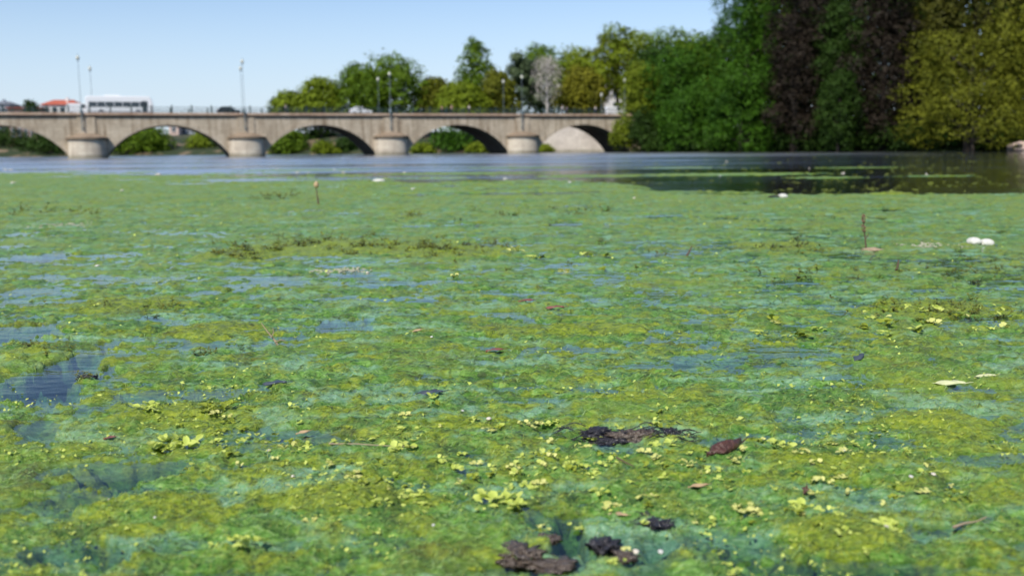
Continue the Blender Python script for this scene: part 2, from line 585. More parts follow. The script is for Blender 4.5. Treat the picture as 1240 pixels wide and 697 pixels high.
for hx, hy, hw, hh in ((880, 211, 140, 2.0), (1000, 215, 60, 1.2), (560, 210, 120, 1.6), (720, 213, 90, 1.8), (370, 206, 90, 1.2), (640, 203, 90, 0.8), (820, 203, 60, .7), (930, 192, 110, .5), (450, 200, 120, .6), (250, 199, 90, .5), (700, 198, 80, .5), (1040, 203, 70, .6), (1130, 213, 60, .8), (560, 193, 100, .35), (850, 197, 70, .4)):
    c = ground(hx, hy)
    w_ = (ground(hx + hw, hy) - ground(hx - hw, hy)).length / 2
    l_ = (ground(hx, hy - hh) - ground(hx, hy + hh)).length / 2
    STRIPS.append((c.x, c.y, w_, l_))


def algae(x, y):
    """height of the floating mat and its growth fields at plan points"""
    x = np.asarray(x, float)
    y = np.asarray(y, float)
    wx = x + 0.05 * pn(x * 5, y * 5, 3) + 0.015 * pn(x * 19, y * 19, 5)
    wy = y + 0.05 * pn(x * 5, y * 5, 4) + 0.015 * pn(x * 19, y * 19, 6)
    m1 = fbm(wx / 0.8, wy / 0.7, 3, 20)
    m2 = 1 - 2.2 * np.abs(pn(wx / 0.30, wy / 0.26, 30))
    m25 = 1 - 2.2 * np.abs(pn(wx / 0.11, wy / 0.10, 33))
    m3 = fbm(wx / 0.045, wy / 0.024, 2, 40)
    m4 = fbm(wx / 0.017, wy / 0.010, 2, 44)
    near = np.clip(1.6 - y / 12.0, 0.12, 1)
    z = 0.001 + 0.013 * m1 + 0.017 * m2 + 0.015 * m25 + (0.012 * m3 + 0.0040 * m4) * near
    z += 0.007 * sstep(9, 24, y)
    z -= 0.0065 * sstep(4.6, 6.5, y) * sstep(17, 10, y) * (0.5 + 0.9 * fbm(x / 1.6, y / 0.8, 3, 52))
    low = fbm(x / 2.2, y / 2.0, 3, 50)
    z -= 0.014 * sstep(0.10, 0.6, low)
    gap = fbm(wx / 0.9 + 0.12 * m25, wy / 0.42 + 0.12 * m2, 5, 55, 0.6)
    z -= 0.046 * sstep(0.12, 0.70, gap)
    z -= 0.020 * sstep(0.22, 0.60, fbm(wx / 0.42 + 0.1 * m25, wy / 0.15, 3, 58))
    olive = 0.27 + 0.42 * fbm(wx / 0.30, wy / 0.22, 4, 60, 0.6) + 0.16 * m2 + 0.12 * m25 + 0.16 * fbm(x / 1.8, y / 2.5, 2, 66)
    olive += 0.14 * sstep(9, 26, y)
    wob = 0.75 * fbm(x / 0.4, y / 0.4, 4, 70) + 0.30 * m25 * 0.5
    rag = fbm(wx / 0.13, wy / 0.07, 3, 75)
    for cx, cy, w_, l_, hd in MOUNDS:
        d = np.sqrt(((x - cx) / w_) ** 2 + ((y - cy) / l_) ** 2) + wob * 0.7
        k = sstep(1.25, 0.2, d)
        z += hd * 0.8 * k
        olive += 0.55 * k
    for cx, cy, w_, l_, hd in HOLES:
        d = np.sqrt(((x - cx) / w_) ** 2 + ((y - cy) / l_) ** 2) + wob
        k = sstep(1.05, 0.1, d)
        z -= hd * k * (np.clip(0.75 + 1.1 * rag, 0.05, 1.3) if hd < 0.06 else np.clip(1.2 + 0.8 * rag, 0.6, 1.5) * 2.0)
    # far edge of the mat
    b = x / np.maximum(y, 1)
    edge = np.interp(b, [-0.8, -0.52, -0.30, -0.1, 0.10, 0.16, 0.3, 0.52, 0.8], [66, 62, 48, 36, 34, 29, 25.0, 27, 27])
    e = y - edge + 3.0 * fbm(x / 9, y / 6, 3, 80) * (y / 30)
    z -= 0.70 * sstep(0.47, 1.3, 0.60 + e / np.interp(b, [0.0, 0.15], [22.0, 9.0]) + np.interp(b, [0.0, 0.15], [1.05, 0.50]) * fbm(x / 5.0, y / 1.5, 4, 84))
    for cx, cy, w_, l_ in STRIPS:
        d = np.sqrt(((x - cx) / w_) ** 2 + ((y - cy) / l_) ** 2) + wob * 0.8
        z = z + (np.maximum(z, 0.006 + 0.01 * m2) - z) * sstep(1.2, 0.7, d)
    return z, np.clip(olive, 0, 1), m2


def mat_algae():
    t = NT('algae')
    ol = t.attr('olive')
    hollow = t.attr('hollow')
    f1 = t.noise(28.0, 5, 0.65, stretch=(0.55, 1.0, 1.0), dist=1.2)
    f2 = t.noise(85.0, 4, 0.7, stretch=(0.35, 1.0, 1.0), dist=1.5)
    f3 = t.noise(7.0, 4, 0.6)
    big = t.noise(0.6, 3, 0.55)
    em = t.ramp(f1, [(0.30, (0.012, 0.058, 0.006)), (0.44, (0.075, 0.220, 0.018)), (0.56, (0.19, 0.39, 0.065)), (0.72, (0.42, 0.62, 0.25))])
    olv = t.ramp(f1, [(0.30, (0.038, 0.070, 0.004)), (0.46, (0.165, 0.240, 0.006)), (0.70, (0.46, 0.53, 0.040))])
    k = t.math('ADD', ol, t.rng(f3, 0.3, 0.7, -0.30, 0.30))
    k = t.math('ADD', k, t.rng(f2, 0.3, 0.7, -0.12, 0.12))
    deep = t.noise(4.5, 4, 0.62, dist=0.6)  # dark of the hollows put into the colour as random patches
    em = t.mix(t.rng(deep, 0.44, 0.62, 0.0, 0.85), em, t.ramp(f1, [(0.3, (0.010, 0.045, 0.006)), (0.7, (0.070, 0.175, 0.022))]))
    teal_sheen = t.noise(2.6, 5, 0.68, stretch=(0.55, 1.0, 1.0), dist=0.8)  # pale film streaks, with the sky's wet sheen painted into the colour
    em = t.mix(t.math('MULTIPLY', t.rng(teal_sheen, 0.50, 0.60), 0.8), em, t.ramp(f2, [(0.3, (0.095, 0.27, 0.13)), (0.52, (0.27, 0.50, 0.33)), (0.70, (0.56, 0.76, 0.66))]))
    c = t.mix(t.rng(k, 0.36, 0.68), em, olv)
    # yellow-green flush, and hollow shade put into the colour as dark pits
    pit_shade = t.noise(14.0, 4, 0.7, dist=0.8)
    c = t.mix(t.rng(pit_shade, 0.53, 0.66, 0.0, 0.85), c, (0.014, 0.040, 0.007))
    c = t.mix(t.math('MULTIPLY', t.rng(big, 0.5, 0.7), 0.5), c, (0.26, 0.33, 0.025))
    c = t.mix(t.rng(f2, 0.35, 0.68, 0.0, 0.38), c, t.ramp(f2, [(0.4, (0.03, 0.07, 0.012)), (0.7, (0.30, 0.40, 0.16))]))
    brown = t.noise(2.2, 4, 0.65)
    c = t.mix(t.rng(brown, 0.56, 0.70, 0.0, 0.45), c, (0.085, 0.062, 0.025))
    h = t.math('ADD', t.math('MULTIPLY', f1, 0.6), t.math('MULTIPLY', f2, 0.4))
    nm = t.bump(h, 1.0, 0.020)
    return t.done(t.principled(c, t.rng(f1, 0.3, 0.7, 0.28, 0.65), nm, spec=0.34))


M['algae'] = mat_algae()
rows = []
yy = 1.7
while yy < 68:
    rows.append(yy)
    yy += min(0.13, max(0.006, yy * yy / 1300.0 * 1.05)) if yy < 62 else 0.2
rows = np.array(rows)
NC = 560
u = np.linspace(-1, 1, NC)
gx = u[None, :] * (0.63 * rows[:, None] + 0.9)
gx = gx + 0.35 * (gx[:, 1:2] - gx[:, 0:1]) * np.sin(np.arange(len(rows)) * 2.399)[:, None]
gy = np.repeat(rows[:, None], NC, 1)
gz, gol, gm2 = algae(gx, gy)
V = np.stack([gx, gy, gz], -1).reshape(-1, 3)
nr = len(rows)
idx = np.arange(nr * NC).reshape(nr, NC)
F = np.stack([idx[:-1, :-1], idx[:-1, 1:], idx[1:, 1:], idx[1:, :-1]], -1).reshape(-1, 4)
keep = (V[F, 2].max(1) > -0.55)
F = F[keep]
used = np.zeros(len(V), bool)
used[F] = True
remap = np.cumsum(used) - 1
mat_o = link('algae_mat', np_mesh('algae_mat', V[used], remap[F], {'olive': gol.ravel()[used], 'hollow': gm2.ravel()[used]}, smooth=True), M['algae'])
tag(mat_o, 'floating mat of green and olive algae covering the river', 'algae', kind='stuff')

# loose filaments lying on the mat
def mat_strand():
    t = NT('algae_strand')
    a = t.attr('tint')
    c = t.ramp(a, [(0.0, (0.03, 0.10, 0.012)), (0.35, (0.10, 0.25, 0.035)), (0.6, (0.22, 0.40, 0.10)), (0.8, (0.30, 0.33, 0.025)), (1.0, (0.36, 0.54, 0.24))])
    return t.done(t.principled(c, 0.5, spec=0.4))


M['strand'] = mat_strand()
NS = 130000
sy = 1.0 / rng.uniform(1 / 11.0, 1 / 2.0, NS)
sx = rng.uniform(-1, 1, NS) * (0.58 * sy + 0.4)
ang = 1.6 * fbm(sx / 0.5, sy / 0.5, 2, 90) + rng.normal(0, 0.8, NS)
seg = rng.uniform(0.004, 0.011, NS) * (0.6 + sy / 6)
cur = rng.normal(0, 0.45, NS)
wid = rng.uniform(0.0003, 0.0008, NS) * (0.5 + sy / 4.5)
NP = 3
lift_ = np.where(rng.random(NS) < 0.45, rng.uniform(0.003, 0.011, NS), 0.002)
px_, py_ = sx.copy(), sy.copy()
VV = np.zeros((NS, NP, 2, 3))
for i in range(NP):
    a_ = ang + cur * i
    z_, o_, _ = algae(px_, py_)
    if i == 0:
        z0_, o0_ = z_, o_
    z_ = z_ + 0.002 + lift_ * (0, .6, 1.0)[i]
    wf = wid * (1.0 if 0 < i < NP - 1 else 0.35)
    nx_, ny_ = -np.sin(a_), np.cos(a_)
    VV[:, i, 0] = np.stack([px_ - nx_ * wf, py_ - ny_ * wf, z_], -1)
    VV[:, i, 1] = np.stack([px_ + nx_ * wf, py_ + ny_ * wf, z_ + wf * 0.8], -1)
    px_ = px_ + np.cos(a_) * seg
    py_ = py_ + np.sin(a_) * seg
ok = z0_ > -0.012
VV = VV[ok]
tint = np.where(rng.random(NS) < o0_, rng.uniform(0.62, 0.85, NS), rng.choice([0.1, 0.3, 0.45, 0.6, 0.95], NS))[ok]
n_ = len(VV)
base = (np.arange(n_) * NP * 2)[:, None, None]
q = np.array([[2 * i, 2 * i + 2, 2 * i + 3, 2 * i + 1] for i in range(NP - 1)])[None]
so = link('algae_strands', np_mesh('algae_strands', VV.reshape(-1, 3), (base + q).reshape(-1, 4), {'tint': np.repeat(tint, NP * 2)}, smooth=True), M['strand'])
tag(so, 'fine loose algae filaments lying over the green mat', 'algae', kind='stuff')


def mat_z(x, y):
    z, _, _ = algae(np.array([x]), np.array([y]))
    return max(float(z[0]), 0.0)


def on_mat(px, py):
    p = ground(px, py)
    p.z = mat_z(p.x, p.y)
    return p


def px_size(px, py):
    """metres per photograph pixel at a point of the water"""
    return ground(px, py).y / FPX


# ------------------------------------------------------------------ floating leaves
def leaf_arrays(L, W, az, tilt, bend, origin=(0, 0, 0), n=4, notch=0.15, r=random):
    """one rounded lobed leaf as a small bent sheet: verts, faces"""
    vs, fs = [], []
    ca, sa = math.cos(az), math.sin(az)
    for i in range(n + 1):
        s = i / n
        w = W * (math.sin(math.pi * min(1, s * 0.86 + 0.07)) ** 0.75) * (1 + r.uniform(-0.18, 0.18))
        d = L * s
        z = math.sin(tilt) * d - bend * (s ** 2) * L
        for k, e in ((-1, 0.12), (0, 0.0), (1, 0.12)):
            lx, ly = d * math.cos(tilt) - (notch * L if (i == n and k == 0) else 0), k * w / 2
            vs.append((origin[0] + lx * ca - ly * sa, origin[1] + lx * sa + ly * ca, origin[2] + z + e * w * abs(k)))
    for i in range(n):
        for k in range(2):
            a = i * 3 + k
            fs.append((a, a + 3, a + 4, a + 1))
    return vs, fs


leaf_meshes = {}
lr = random.Random(21)
for mname in ('lime', 'lime_pale', 'lime_dull'):
    lst = []
    for k in range(7):
        vs, fs = leaf_arrays(1.0, lr.uniform(0.72, 1.0), 0, R(lr.uniform(2, 16)), lr.uniform(0.0, 0.25), n=4, notch=lr.uniform(0.0, 0.2), r=lr)
        me = np_mesh('leaf', vs, fs, {'tint': [lr.random()] * len(vs)}, smooth=True)
        me.materials.append(M[mname])
        lst.append(me)
    leaf_meshes[mname] = lst


def rosette(px, py, size_px, n, mname='lime', label=None, group=None, seed=0):
    r = random.Random(seed * 101 + int(px) * 7 + int(py))
    p = on_mat(px, py)
    rad = size_px * 1.12 * px_size(px, py) / 2
    root = empty('leaf_rosette', (p.x, p.y, p.z + 0.004), r.uniform(0, 6.28))
    tag(root, label, 'floating plant', group)
    for k in range(n):                       # sprays of three lobes
        a0, d0 = r.uniform(0, 6.28), rad * math.sqrt(r.uniform(0.0, 0.75))
        cx, cy = math.cos(a0) * d0 * 1.1, math.sin(a0) * d0
        az = r.uniform(0, 6.28)
        for e in (-1.0, 0.0, 1.0):
            L = rad * r.uniform(0.30, 0.50)
            o = link('leaf', r.choice(leaf_meshes[mname]), None, root)
            o.location = (cx, cy, r.uniform(0.0, 0.14) * rad)
            o.rotation_euler = (r.uniform(-.5, .5), r.uniform(-0.5, 0.05), az + e * r.uniform(0.8, 1.4))
            o.scale = (L, L * r.uniform(0.8, 1.15), L)
    return root


BIG = [  # px, py, width px, leaves, colour, label
    (603, 612, 58, 13, 'lime', 'largest bright yellow-green leaf cluster, standing above the bottom dark weed lumps'),
    (297, 668, 46, 7, 'lime', 'bright star-shaped lime rosette at the bottom edge, well left of the weed lumps'),
    (395, 633, 34, 7, 'lime', 'pale lime rosette left of the largest leaf cluster near the bottom'),
    (430, 583, 30, 6, 'lime_pale', 'two-lobed lime leaf group midway between water gap and largest cluster'),
    (212, 540, 56, 12, 'lime', 'wide lime leaf raft just above the open water gap on the left'),
    (175, 504, 36, 8, 'lime', 'small lime leaf raft left of the scattered leaf band, behind the wide raft'),
    (265, 500, 44, 10, 'lime_dull', 'dull lime leaf raft right of the small raft in the left half'),
    (668, 517, 28, 7, 'lime', 'yellow-green leaf cluster touching the left tip of the long dark weed clump'),
    (646, 521, 22, 5, 'lime_pale', 'pale yellowish leaf tuft left of the long dark weed clump'),
    (703, 546, 26, 6, 'lime_pale', 'lime leaf cluster directly in front of the long dark weed clump'),
    (715, 577, 32, 8, 'lime', 'lime leaf cluster beside the short dark stick'),
    (642, 594, 34, 7, 'lime', 'flat lime cluster just right of the largest leaf cluster'),
    (742, 568, 26, 6, 'lime', 'small lime cluster left end of the dark stick'),
    (737, 617, 30, 6, 'lime_pale', 'cream-yellow leaf cluster with a tan leaf at its right side'),
    (785, 612, 28, 6, 'lime_pale', 'washed-out yellow leaf cluster right of the cream-yellow one'),
    (945, 547, 38, 9, 'lime', 'lime leaf cluster right of the big brown rotten leaf'),
    (972, 560, 26, 6, 'lime_pale', 'pale lime cluster in front and right of the brown leaf'),
    (970, 618, 46, 9, 'lime', 'pale lime raft with a small brown twig tip poking from it'),
    (1080, 641, 44, 9, 'lime', 'rounded lime clump left of the pale straight stick'),
    (1162, 612, 32, 6, 'lime_dull', 'dull lime leaf pair behind the pale straight stick'),
    (1036, 486, 18, 5, 'lime', 'lone lime rosette in open mat right of the domed green mound'),
    (1140, 575, 30, 7, 'lime', 'lime cluster beside a white speck on the far right'),
    (505, 535, 30, 7, 'lime', 'lime cluster behind the row of loose leaves in the middle left'),
    (478, 548, 40, 8, 'lime', 'broad lime cluster in the middle of the mat left of centre'),
    (596, 493, 14, 4, 'lime_dull', 'tiny upright dull lime tuft behind the leaf band'),
    (895, 565, 24, 5, 'lime_pale', 'pale leaf tuft leaning on the brown rotten leaf'),
    (450, 590, 24, 5, 'lime_dull', 'dull lime rosette in front of the two-lobed leaf group'),
    (380, 640, 20, 5, 'lime_pale', 'small pale rosette touching the left side of the pale lime rosette'),
    (660, 640, 20, 4, 'lime_pale', 'small pale leaf cluster above the left dark weed lump'),
    (745, 690, 28, 6, 'lime', 'lime cluster between dark weed lumps at the bottom edge'),
    (880, 692, 30, 6, 'lime', 'bright leaf cluster on the bottom edge right of the weed lumps'),
    (270, 663, 30, 6, 'lime', 'pale lime cluster touching the left of the bright star-shaped rosette'),
    (905, 620, 34, 8, 'lime_pale', 'pale yellow leaf raft between the weed lumps and the twig-pierced lime raft'),
    (860, 575, 30, 7, 'lime', 'yellow-green raft just in front of the red-brown rotten leaf'),
    (545, 570, 34, 8, 'lime', 'yellow-green raft above and left of the largest leaf cluster'),
    (800, 545, 30, 7, 'lime', 'yellow-green raft under the right end of the long dark weed clump'),
    (700, 640, 24, 6, 'lime', 'yellow-green leaf cluster at the head of the bottom water gap'),
    (575, 692, 22, 5, 'lime_dull', 'dull leaf cluster on the bottom edge left of the weed lumps'),
]
for i, (a, b, c, d, e, f) in enumerate(BIG):
    rosette(a, b, c, d, e, f, 'yellow-green floating leaf clusters', i)

# many small leaf clusters, each its own object of a few leaves in one mesh
small_meshes = []
for k in range(12):
    r = random.Random(300 + k)
    vs, fs, tn = [], [], []
    for j in range(r.randint(5, 9)):
        a = r.uniform(0, 6.28)
        d0 = r.uniform(0.1, 0.6)
        v, f = leaf_arrays(r.uniform(0.38, 0.62), r.uniform(0.32, 0.55), r.uniform(0, 6.28), R(r.uniform(0, 50)), r.uniform(0, 0.2), (math.cos(a) * d0, math.sin(a) * d0, r.uniform(0, 0.15)), n=3, r=r)
        b = len(vs)
        vs += v
        fs += [tuple(i + b for i in q) for q in f]
        tn += [r.random()] * len(v)
    me = np_mesh('leaf_tuft', vs, fs, {'tint': tn}, smooth=True)
    me.materials.append(M[('lime', 'lime_pale', 'lime_dull', 'lime')[k % 4]])
    small_meshes.append(me)
BANDS = [(680, 560, 330, 60, 125, 'in the band around the long dark weed clump'), (300, 530, 170, 40, 45, 'around the left lime leaf rafts'), (1000, 590, 180, 60, 55, 'in the right foreground behind the pale stick'),
         (480, 600, 160, 60, 22, 'left of the largest leaf cluster'), (1120, 395, 110, 18, 22, 'among the weed sprigs at the far right'), (960, 400, 60, 14, 8, 'in mid distance, below the dock stalk'), (650, 320, 140, 20, 8, 'far back beyond the reddish leaves')]
r = random.Random(5)
for bx, by, bw, bh, cnt, where in BANDS:
    for k in range(cnt):
        px, py = bx + r.gauss(0, 0.5) * bw, by + r.gauss(0, 0.5) * bh
        if py > 694 or py < 250 or not 2 < px < 1238:
            continue
        p = on_mat(px, py)
        if p.z <= 0.0:
            p.z = 0.002
        s = r.uniform(12, 31) * px_size(px, py) / 2 * (1.2 if by < 450 else 1)
        me_ = r.choice(small_meshes)
        hue = {'lime_leaf': 'bright yellow-green', 'pale_lime_leaf': 'pale yellow', 'dull_lime_leaf': 'dull green'}[me_.materials[0].name]
        o = link('leaf_tuft', me_)
        o.location = (p.x, p.y, p.z + 0.003)
        o.rotation_euler = (0, 0, r.uniform(0, 6.28))
        o.scale = (s, s, s)
        tag(o, 'small loose %s leaf tuft %s' % (hue, where), 'floating plant', 'loose %s leaf tufts %s' % (hue, where))

# tiny leaf flecks nobody could count
NFK = 14000
fy = 1.0 / rng.uniform(1 / 28.0, 1 / 2.4, NFK)
fx = rng.uniform(-1, 1, NFK) * (0.56 * fy + 0.3)
den = fbm(fx / 0.8, fy / 0.8, 3, 120)
kp = rng.random(NFK) < sstep(-0.1, 0.55, den) * np.interp(fy, [2.5, 3.4, 3.8, 5.2, 6.5, 28], [.5, .8, 1, 1, .45, .35])
fx, fy = fx[kp], fy[kp]
fz, fo, _ = algae(fx, fy)
fz = np.maximum(fz, 0) + 0.004
sz = rng.uniform(0.004, 0.012, len(fx)) * (0.55 + fy / 8)
aa = rng.uniform(0, 6.28, len(fx))
VV = np.zeros((len(fx), 4, 3))
for k in range(4):
    w = aa + k * math.pi / 2
    ln = sz * (1.0 if k % 2 == 0 else 0.6)
    VV[:, k] = np.stack([fx + np.cos(w) * ln, fy + np.sin(w) * ln, fz + rng.uniform(-0.3, 1.1, len(fx)) * sz], -1)
fo_ = link('leaf_flecks', np_mesh('leaf_flecks', VV.reshape(-1, 3), np.arange(len(fx) * 4).reshape(-1, 4), {'tint': np.repeat(rng.random(len(fx)), 4)}), M['lime'])
tag(fo_, 'tiny yellow-green leaf flecks scattered over the algae', 'floating leaves', kind='stuff')


# weed bits drifting in the open water before the bridge and the right bank
ND = 5200
dy_ = 1.0 / rng.uniform(1 / 150.0, 1 / 26.0, ND)
dx_ = rng.uniform(-0.6, 0.6, ND) * dy_
kp = (rng.random(ND) < sstep(-0.15, 0.5, fbm(dx_ / 9, dy_ / 3.5, 3, 130))) & (algae(dx_, dy_)[0] < 0)
dx_, dy_ = dx_[kp], dy_[kp]
ds = rng.uniform(0.02, 0.085, len(dx_)) * (0.5 + dy_ / 60)
da = rng.uniform(0, 6.28, len(dx_))
VV = np.zeros((len(dx_), 6, 3))
for k in range(6):
    w = da + k * math.pi / 3
    ln = ds * rng.uniform(0.5, 1.2, len(dx_))
    VV[:, k] = np.stack([dx_ + np.cos(w) * ln * 1.5, dy_ + np.sin(w) * ln, 0.008 + rng.uniform(0, 0.03, len(dx_)) * (ds / 0.1).clip(0, 2)], -1)
do_ = link('drifting_weed', np_mesh('drifting_weed', VV.reshape(-1, 3), np.arange(len(dx_) * 6).reshape(-1, 6), {'tint': np.repeat(rng.random(len(dx_)), 6)}), M['lime_dull'])
tag(do_, 'small bits of weed drifting on the open water before the bridge', 'floating weed', kind='stuff')


# ------------------------------------------------------------------ weed sprigs standing out of the mat
def sprig_mesh(seed, m):
    r = random.Random(seed)
    vs, fs, tn = [], [], []
    for s in range(r.randint(2, 5)):
        az, lean = r.uniform(0, 6.28), R(r.uniform(15, 70))
        H = r.uniform(0.5, 1.0)
        ox, oy = r.uniform(-.4, .4), r.uniform(-.25, .25)
        for k in range(r.randint(4, 7)):
            d = H * (k + 0.6) / 6
            o = (ox + math.cos(az) * math.sin(lean) * d, oy + math.sin(az) * math.sin(lean) * d, math.cos(lean) * d)
            v, f = leaf_arrays(r.uniform(0.16, 0.34), r.uniform(0.10, 0.2), r.uniform(0, 6.28), R(r.uniform(-10, 55)), r.uniform(0, .4), o, n=2, r=r)
            b = len(vs)
            vs += v
            fs += [tuple(i + b for i in q) for q in f]
            tn += [r.random()] * len(v)
        tip = (ox + math.cos(az) * math.sin(lean) * H, oy + math.sin(az) * math.sin(lean) * H, math.cos(lean) * H)
        b = len(vs)
        vs += [(ox - .015, oy, -.1), (ox + .015, oy, -.1), (tip[0] + .01, tip[1], tip[2]), (tip[0] - .01, tip[1], tip[2])]
        fs.append((b, b + 1, b + 2, b + 3))
        tn += [0.1] * 4
    me = np_mesh('water_weed', vs, fs, {'tint': tn}, smooth=True)
    me.materials.append(m)
    return me


sprigs = [sprig_mesh(500 + k, M['sprig'] if k % 3 else M['sprig_dark']) for k in range(12)]
ZONES = [(410, 298, 130, 12, 74, 'in the olive belt behind the scum strip'), (300, 310, 30, 8, 18, 'in the dark knot ending the olive belt'), (545, 306, 70, 9, 32, 'at the right end of the olive belt'),
         (60, 258, 60, 5, 10, 'far back at the left edge'), (150, 372, 80, 10, 12, 'behind the left water inlet'), (1140, 378, 90, 14, 50, 'in the belt in front of the white double float'),
         (960, 302, 60, 8, 12, 'left of the dock stalk'), (1000, 330, 120, 14, 16, 'in front of the dock stalk'), (330, 240, 60, 6, 8, 'around the round-tipped dark stalk'), (40, 425, 40, 10, 12, 'on the mat tongue in the left inlet'),
         (1180, 330, 60, 20, 14, 'just in front of the white double float'), (700, 300, 200, 30, 14, 'in the open middle of the mat'), (640, 262, 200, 10, 10, 'far back in the middle'), (260, 430, 30, 8, 4, 'left of the pale forked twig'), (105, 458, 10, 4, 6, 'on the tip beside the left water inlet')]
r = random.Random(9)
for bx, by, bw, bh, cnt, where in ZONES:
    for k in range(cnt):
        px, py = bx + r.gauss(0, 0.5) * bw, by + r.gauss(0, 0.5) * bh
        if not 2 < px < 1238:
            continue
        p = on_mat(px, py)
        s = r.uniform(7, 15) * px_size(px, py)
        o = link('water_weed', r.choice(sprigs))
        o.location = (p.x, p.y, p.z - 0.004)
        o.rotation_euler = (0, 0, r.uniform(0, 6.28))
        o.scale = (s * r.uniform(1.0, 1.6), s * 1.2, s * r.uniform(0.5, 0.9))
        tag(o, 'olive weed sprig ' + where, 'water weed', 'weed sprigs ' + where)


# ------------------------------------------------------------------ debris on the mat
BLOB_SCALE = 1.0


def blob(name, px, py, w_px, d_m, h_px, m, label, cat, seed, group=None, parent=None, lumps=1.0, sink=0.25, mesh_name=None):
    """a lumpy rounded body resting in the mat"""
    p = on_mat(px, py)
    k = px_size(px, py)
    a, b, c = w_px * k / 2, d_m / 2, h_px * k * 0.62
    bm = bmesh.new()
    bmesh.ops.create_icosphere(bm, subdivisions=5, radius=1)
    co = np.array([v.co[:] for v in bm.verts])
    nn = fbm(co[:, 0] * 1.7 + seed, co[:, 1] * 1.7 + co[:, 2], 3, seed) * 0.32 * lumps + fbm(co[:, 0] * 5 + co[:, 2] * 3, co[:, 1] * 5 - co[:, 2] * 2, 3, seed + 5) * 0.20 * lumps + fbm(co[:, 0] * 14 + co[:, 2] * 9, co[:, 1] * 14 - co[:, 2] * 7, 2, seed + 8) * 0.07 * lumps
    for v, q in zip(bm.verts, nn):
        v.co = v.co * (1 + q)
        v.co.x *= a
        v.co.y *= b
        v.co.z *= c
    me = bpy.data.meshes.new(name)
    bm.to_mesh(me)
    bm.free()
    me.polygons.foreach_set('use_smooth', [True] * len(me.polygons))
    o = link(name, me, m)
    o.location = (p.x, p.y, max(p.z, 0) + c * (0.5 - sink))
    if label:
        tag(o, label, cat, group)
    return o


# long dark clump in the middle foreground: wet weed with three heads and curled strands
root = empty('dark_weed_clump', on_mat(752, 531))
tag(root, 'long clump of dark wet rotting weed lying across the green mat', 'weed clump')
for (a, b, w, d, h, mm, sd) in ((722, 526, 50, 0.10, 10, 'weed_dark', 1), (768, 531, 58, 0.10, 11, 'weed_brown', 2), (808, 528, 34, 0.09, 11, 'weed_dark', 3), (745, 534, 60, 0.08, 6, 'weed_dark', 4)):
    o = blob('weed_lump', a, b, w, d, h * 0.95, M[mm], None, None, sd, lumps=1.7, sink=.42)
    o.location = o.location - root.location
    o.parent = root
rr = random.Random(4)
mb = MB()
for k in range(70):
    q0 = on_mat(690 + rr.uniform(0, 138), 530 + rr.gauss(0, 4)) - root.location
    a = rr.uniform(-0.6, 0.6) + (math.pi if rr.random() < .5 else 0)
    pts = [q0 + Vector((math.cos(a) * s * 0.025, math.sin(a) * s * 0.02, 0.010 + 0.014 * math.sin(s * 0.9 + k))) for s in range(5)]
    mb.tube(pts, [0.0025] * 4 + [0.001], 5)
mb.build('weed_strand', M['weed_dark'], root, True)

for (a, b, w, d, h, mm, sd, lab) in (
        (630, 674, 44, 0.11, 17, 'weed_brown', 11, 'left brown-grey weed lump at the bottom edge of the water'),
        (668, 684, 46, 0.09, 10, 'weed_brown', 12, 'flat brown weed lump beside the narrow water gap at the bottom'),
        (733, 660, 30, 0.09, 16, 'weed_dark', 13, 'rounded dark weed lump right of the narrow water gap'),
        (757, 674, 26, 0.07, 9, 'weed_brown', 14, 'small brown weed lump in front of the rounded dark lump'),
        (780, 629, 20, 0.06, 9, 'weed_dark', 15, 'small black weed lump beside the tan leaf'),
        (797, 641, 32, 0.06, 9, 'weed_dark', 16, 'flat black weed lump in front of the small black one'),
        (664, 652, 22, 0.06, 8, 'weed_brown', 17, 'pale brown weed lump left of the narrow water gap, furthest back'),
        (105, 458, 20, 0.06, 7, 'weed_dark', 18, 'dark weed tuft on the tip of the mat beside the left water inlet')):
    blob('weed_lump', a, b, w * 1.2, d * 1.2, h * 0.8, M[mm], lab, 'weed lump', sd, 'dark rotting weed lumps in the foreground', lumps=2.0, sink=.5)


def dead_leaf(px, py, len_px, wid_ratio, m, label, az, tilt=10, curl=0.3, lift=0.01, name='dead_leaf', group='dead leaves on the mat'):
    p = on_mat(px, py)
    L = len_px * px_size(px, py)
    W = L * wid_ratio
    vs, fs = [], []
    n, mm_ = 10, 6
    for i in range(n + 1):
        s = i / n
        w = W / 2 * (math.sin(math.pi * (0.03 + 0.94 * s)) ** 1.15) * (1.1 - 0.3 * s)
        for j in range(mm_ + 1):
            e = j / mm_ * 2 - 1
            z = curl * W * 0.4 * (1 - e * e) + 0.06 * L * math.sin(math.pi * s) + 0.035 * L * math.sin(8 * s + 3 * e + px) + 0.03 * L * e * math.sin(5 * s + px)
            w *= 1 + 0.12 * math.sin(13 * s + px) * abs(e)
            vs.append((L * (s - 0.5), w * e, z))
    for i in range(n):
        for j in range(mm_):
            a = i * (mm_ + 1) + j
            fs.append((a, a + mm_ + 1, a + mm_ + 2, a + 1))
    o = link(name, np_mesh(name, vs, fs, smooth=True), M[m])
    md = o.modifiers.new('thickness', 'SOLIDIFY')
    md.thickness = max(0.0012, L * 0.012)
    o.location = (p.x, p.y, p.z + lift)
    o.rotation_euler = (R(tilt * 0.5), R(-tilt), R(az))
    tag(o, label, 'leaf', group)
    st = MB().tube([(L * .47, 0, L * .01), (L * .62, L * .03, L * .03), (L * .75, L * .08, L * .02)], [L * .02, L * .014, L * .01], 5)
    st.build('leaf_stalk', M[m], o, True)
    return o


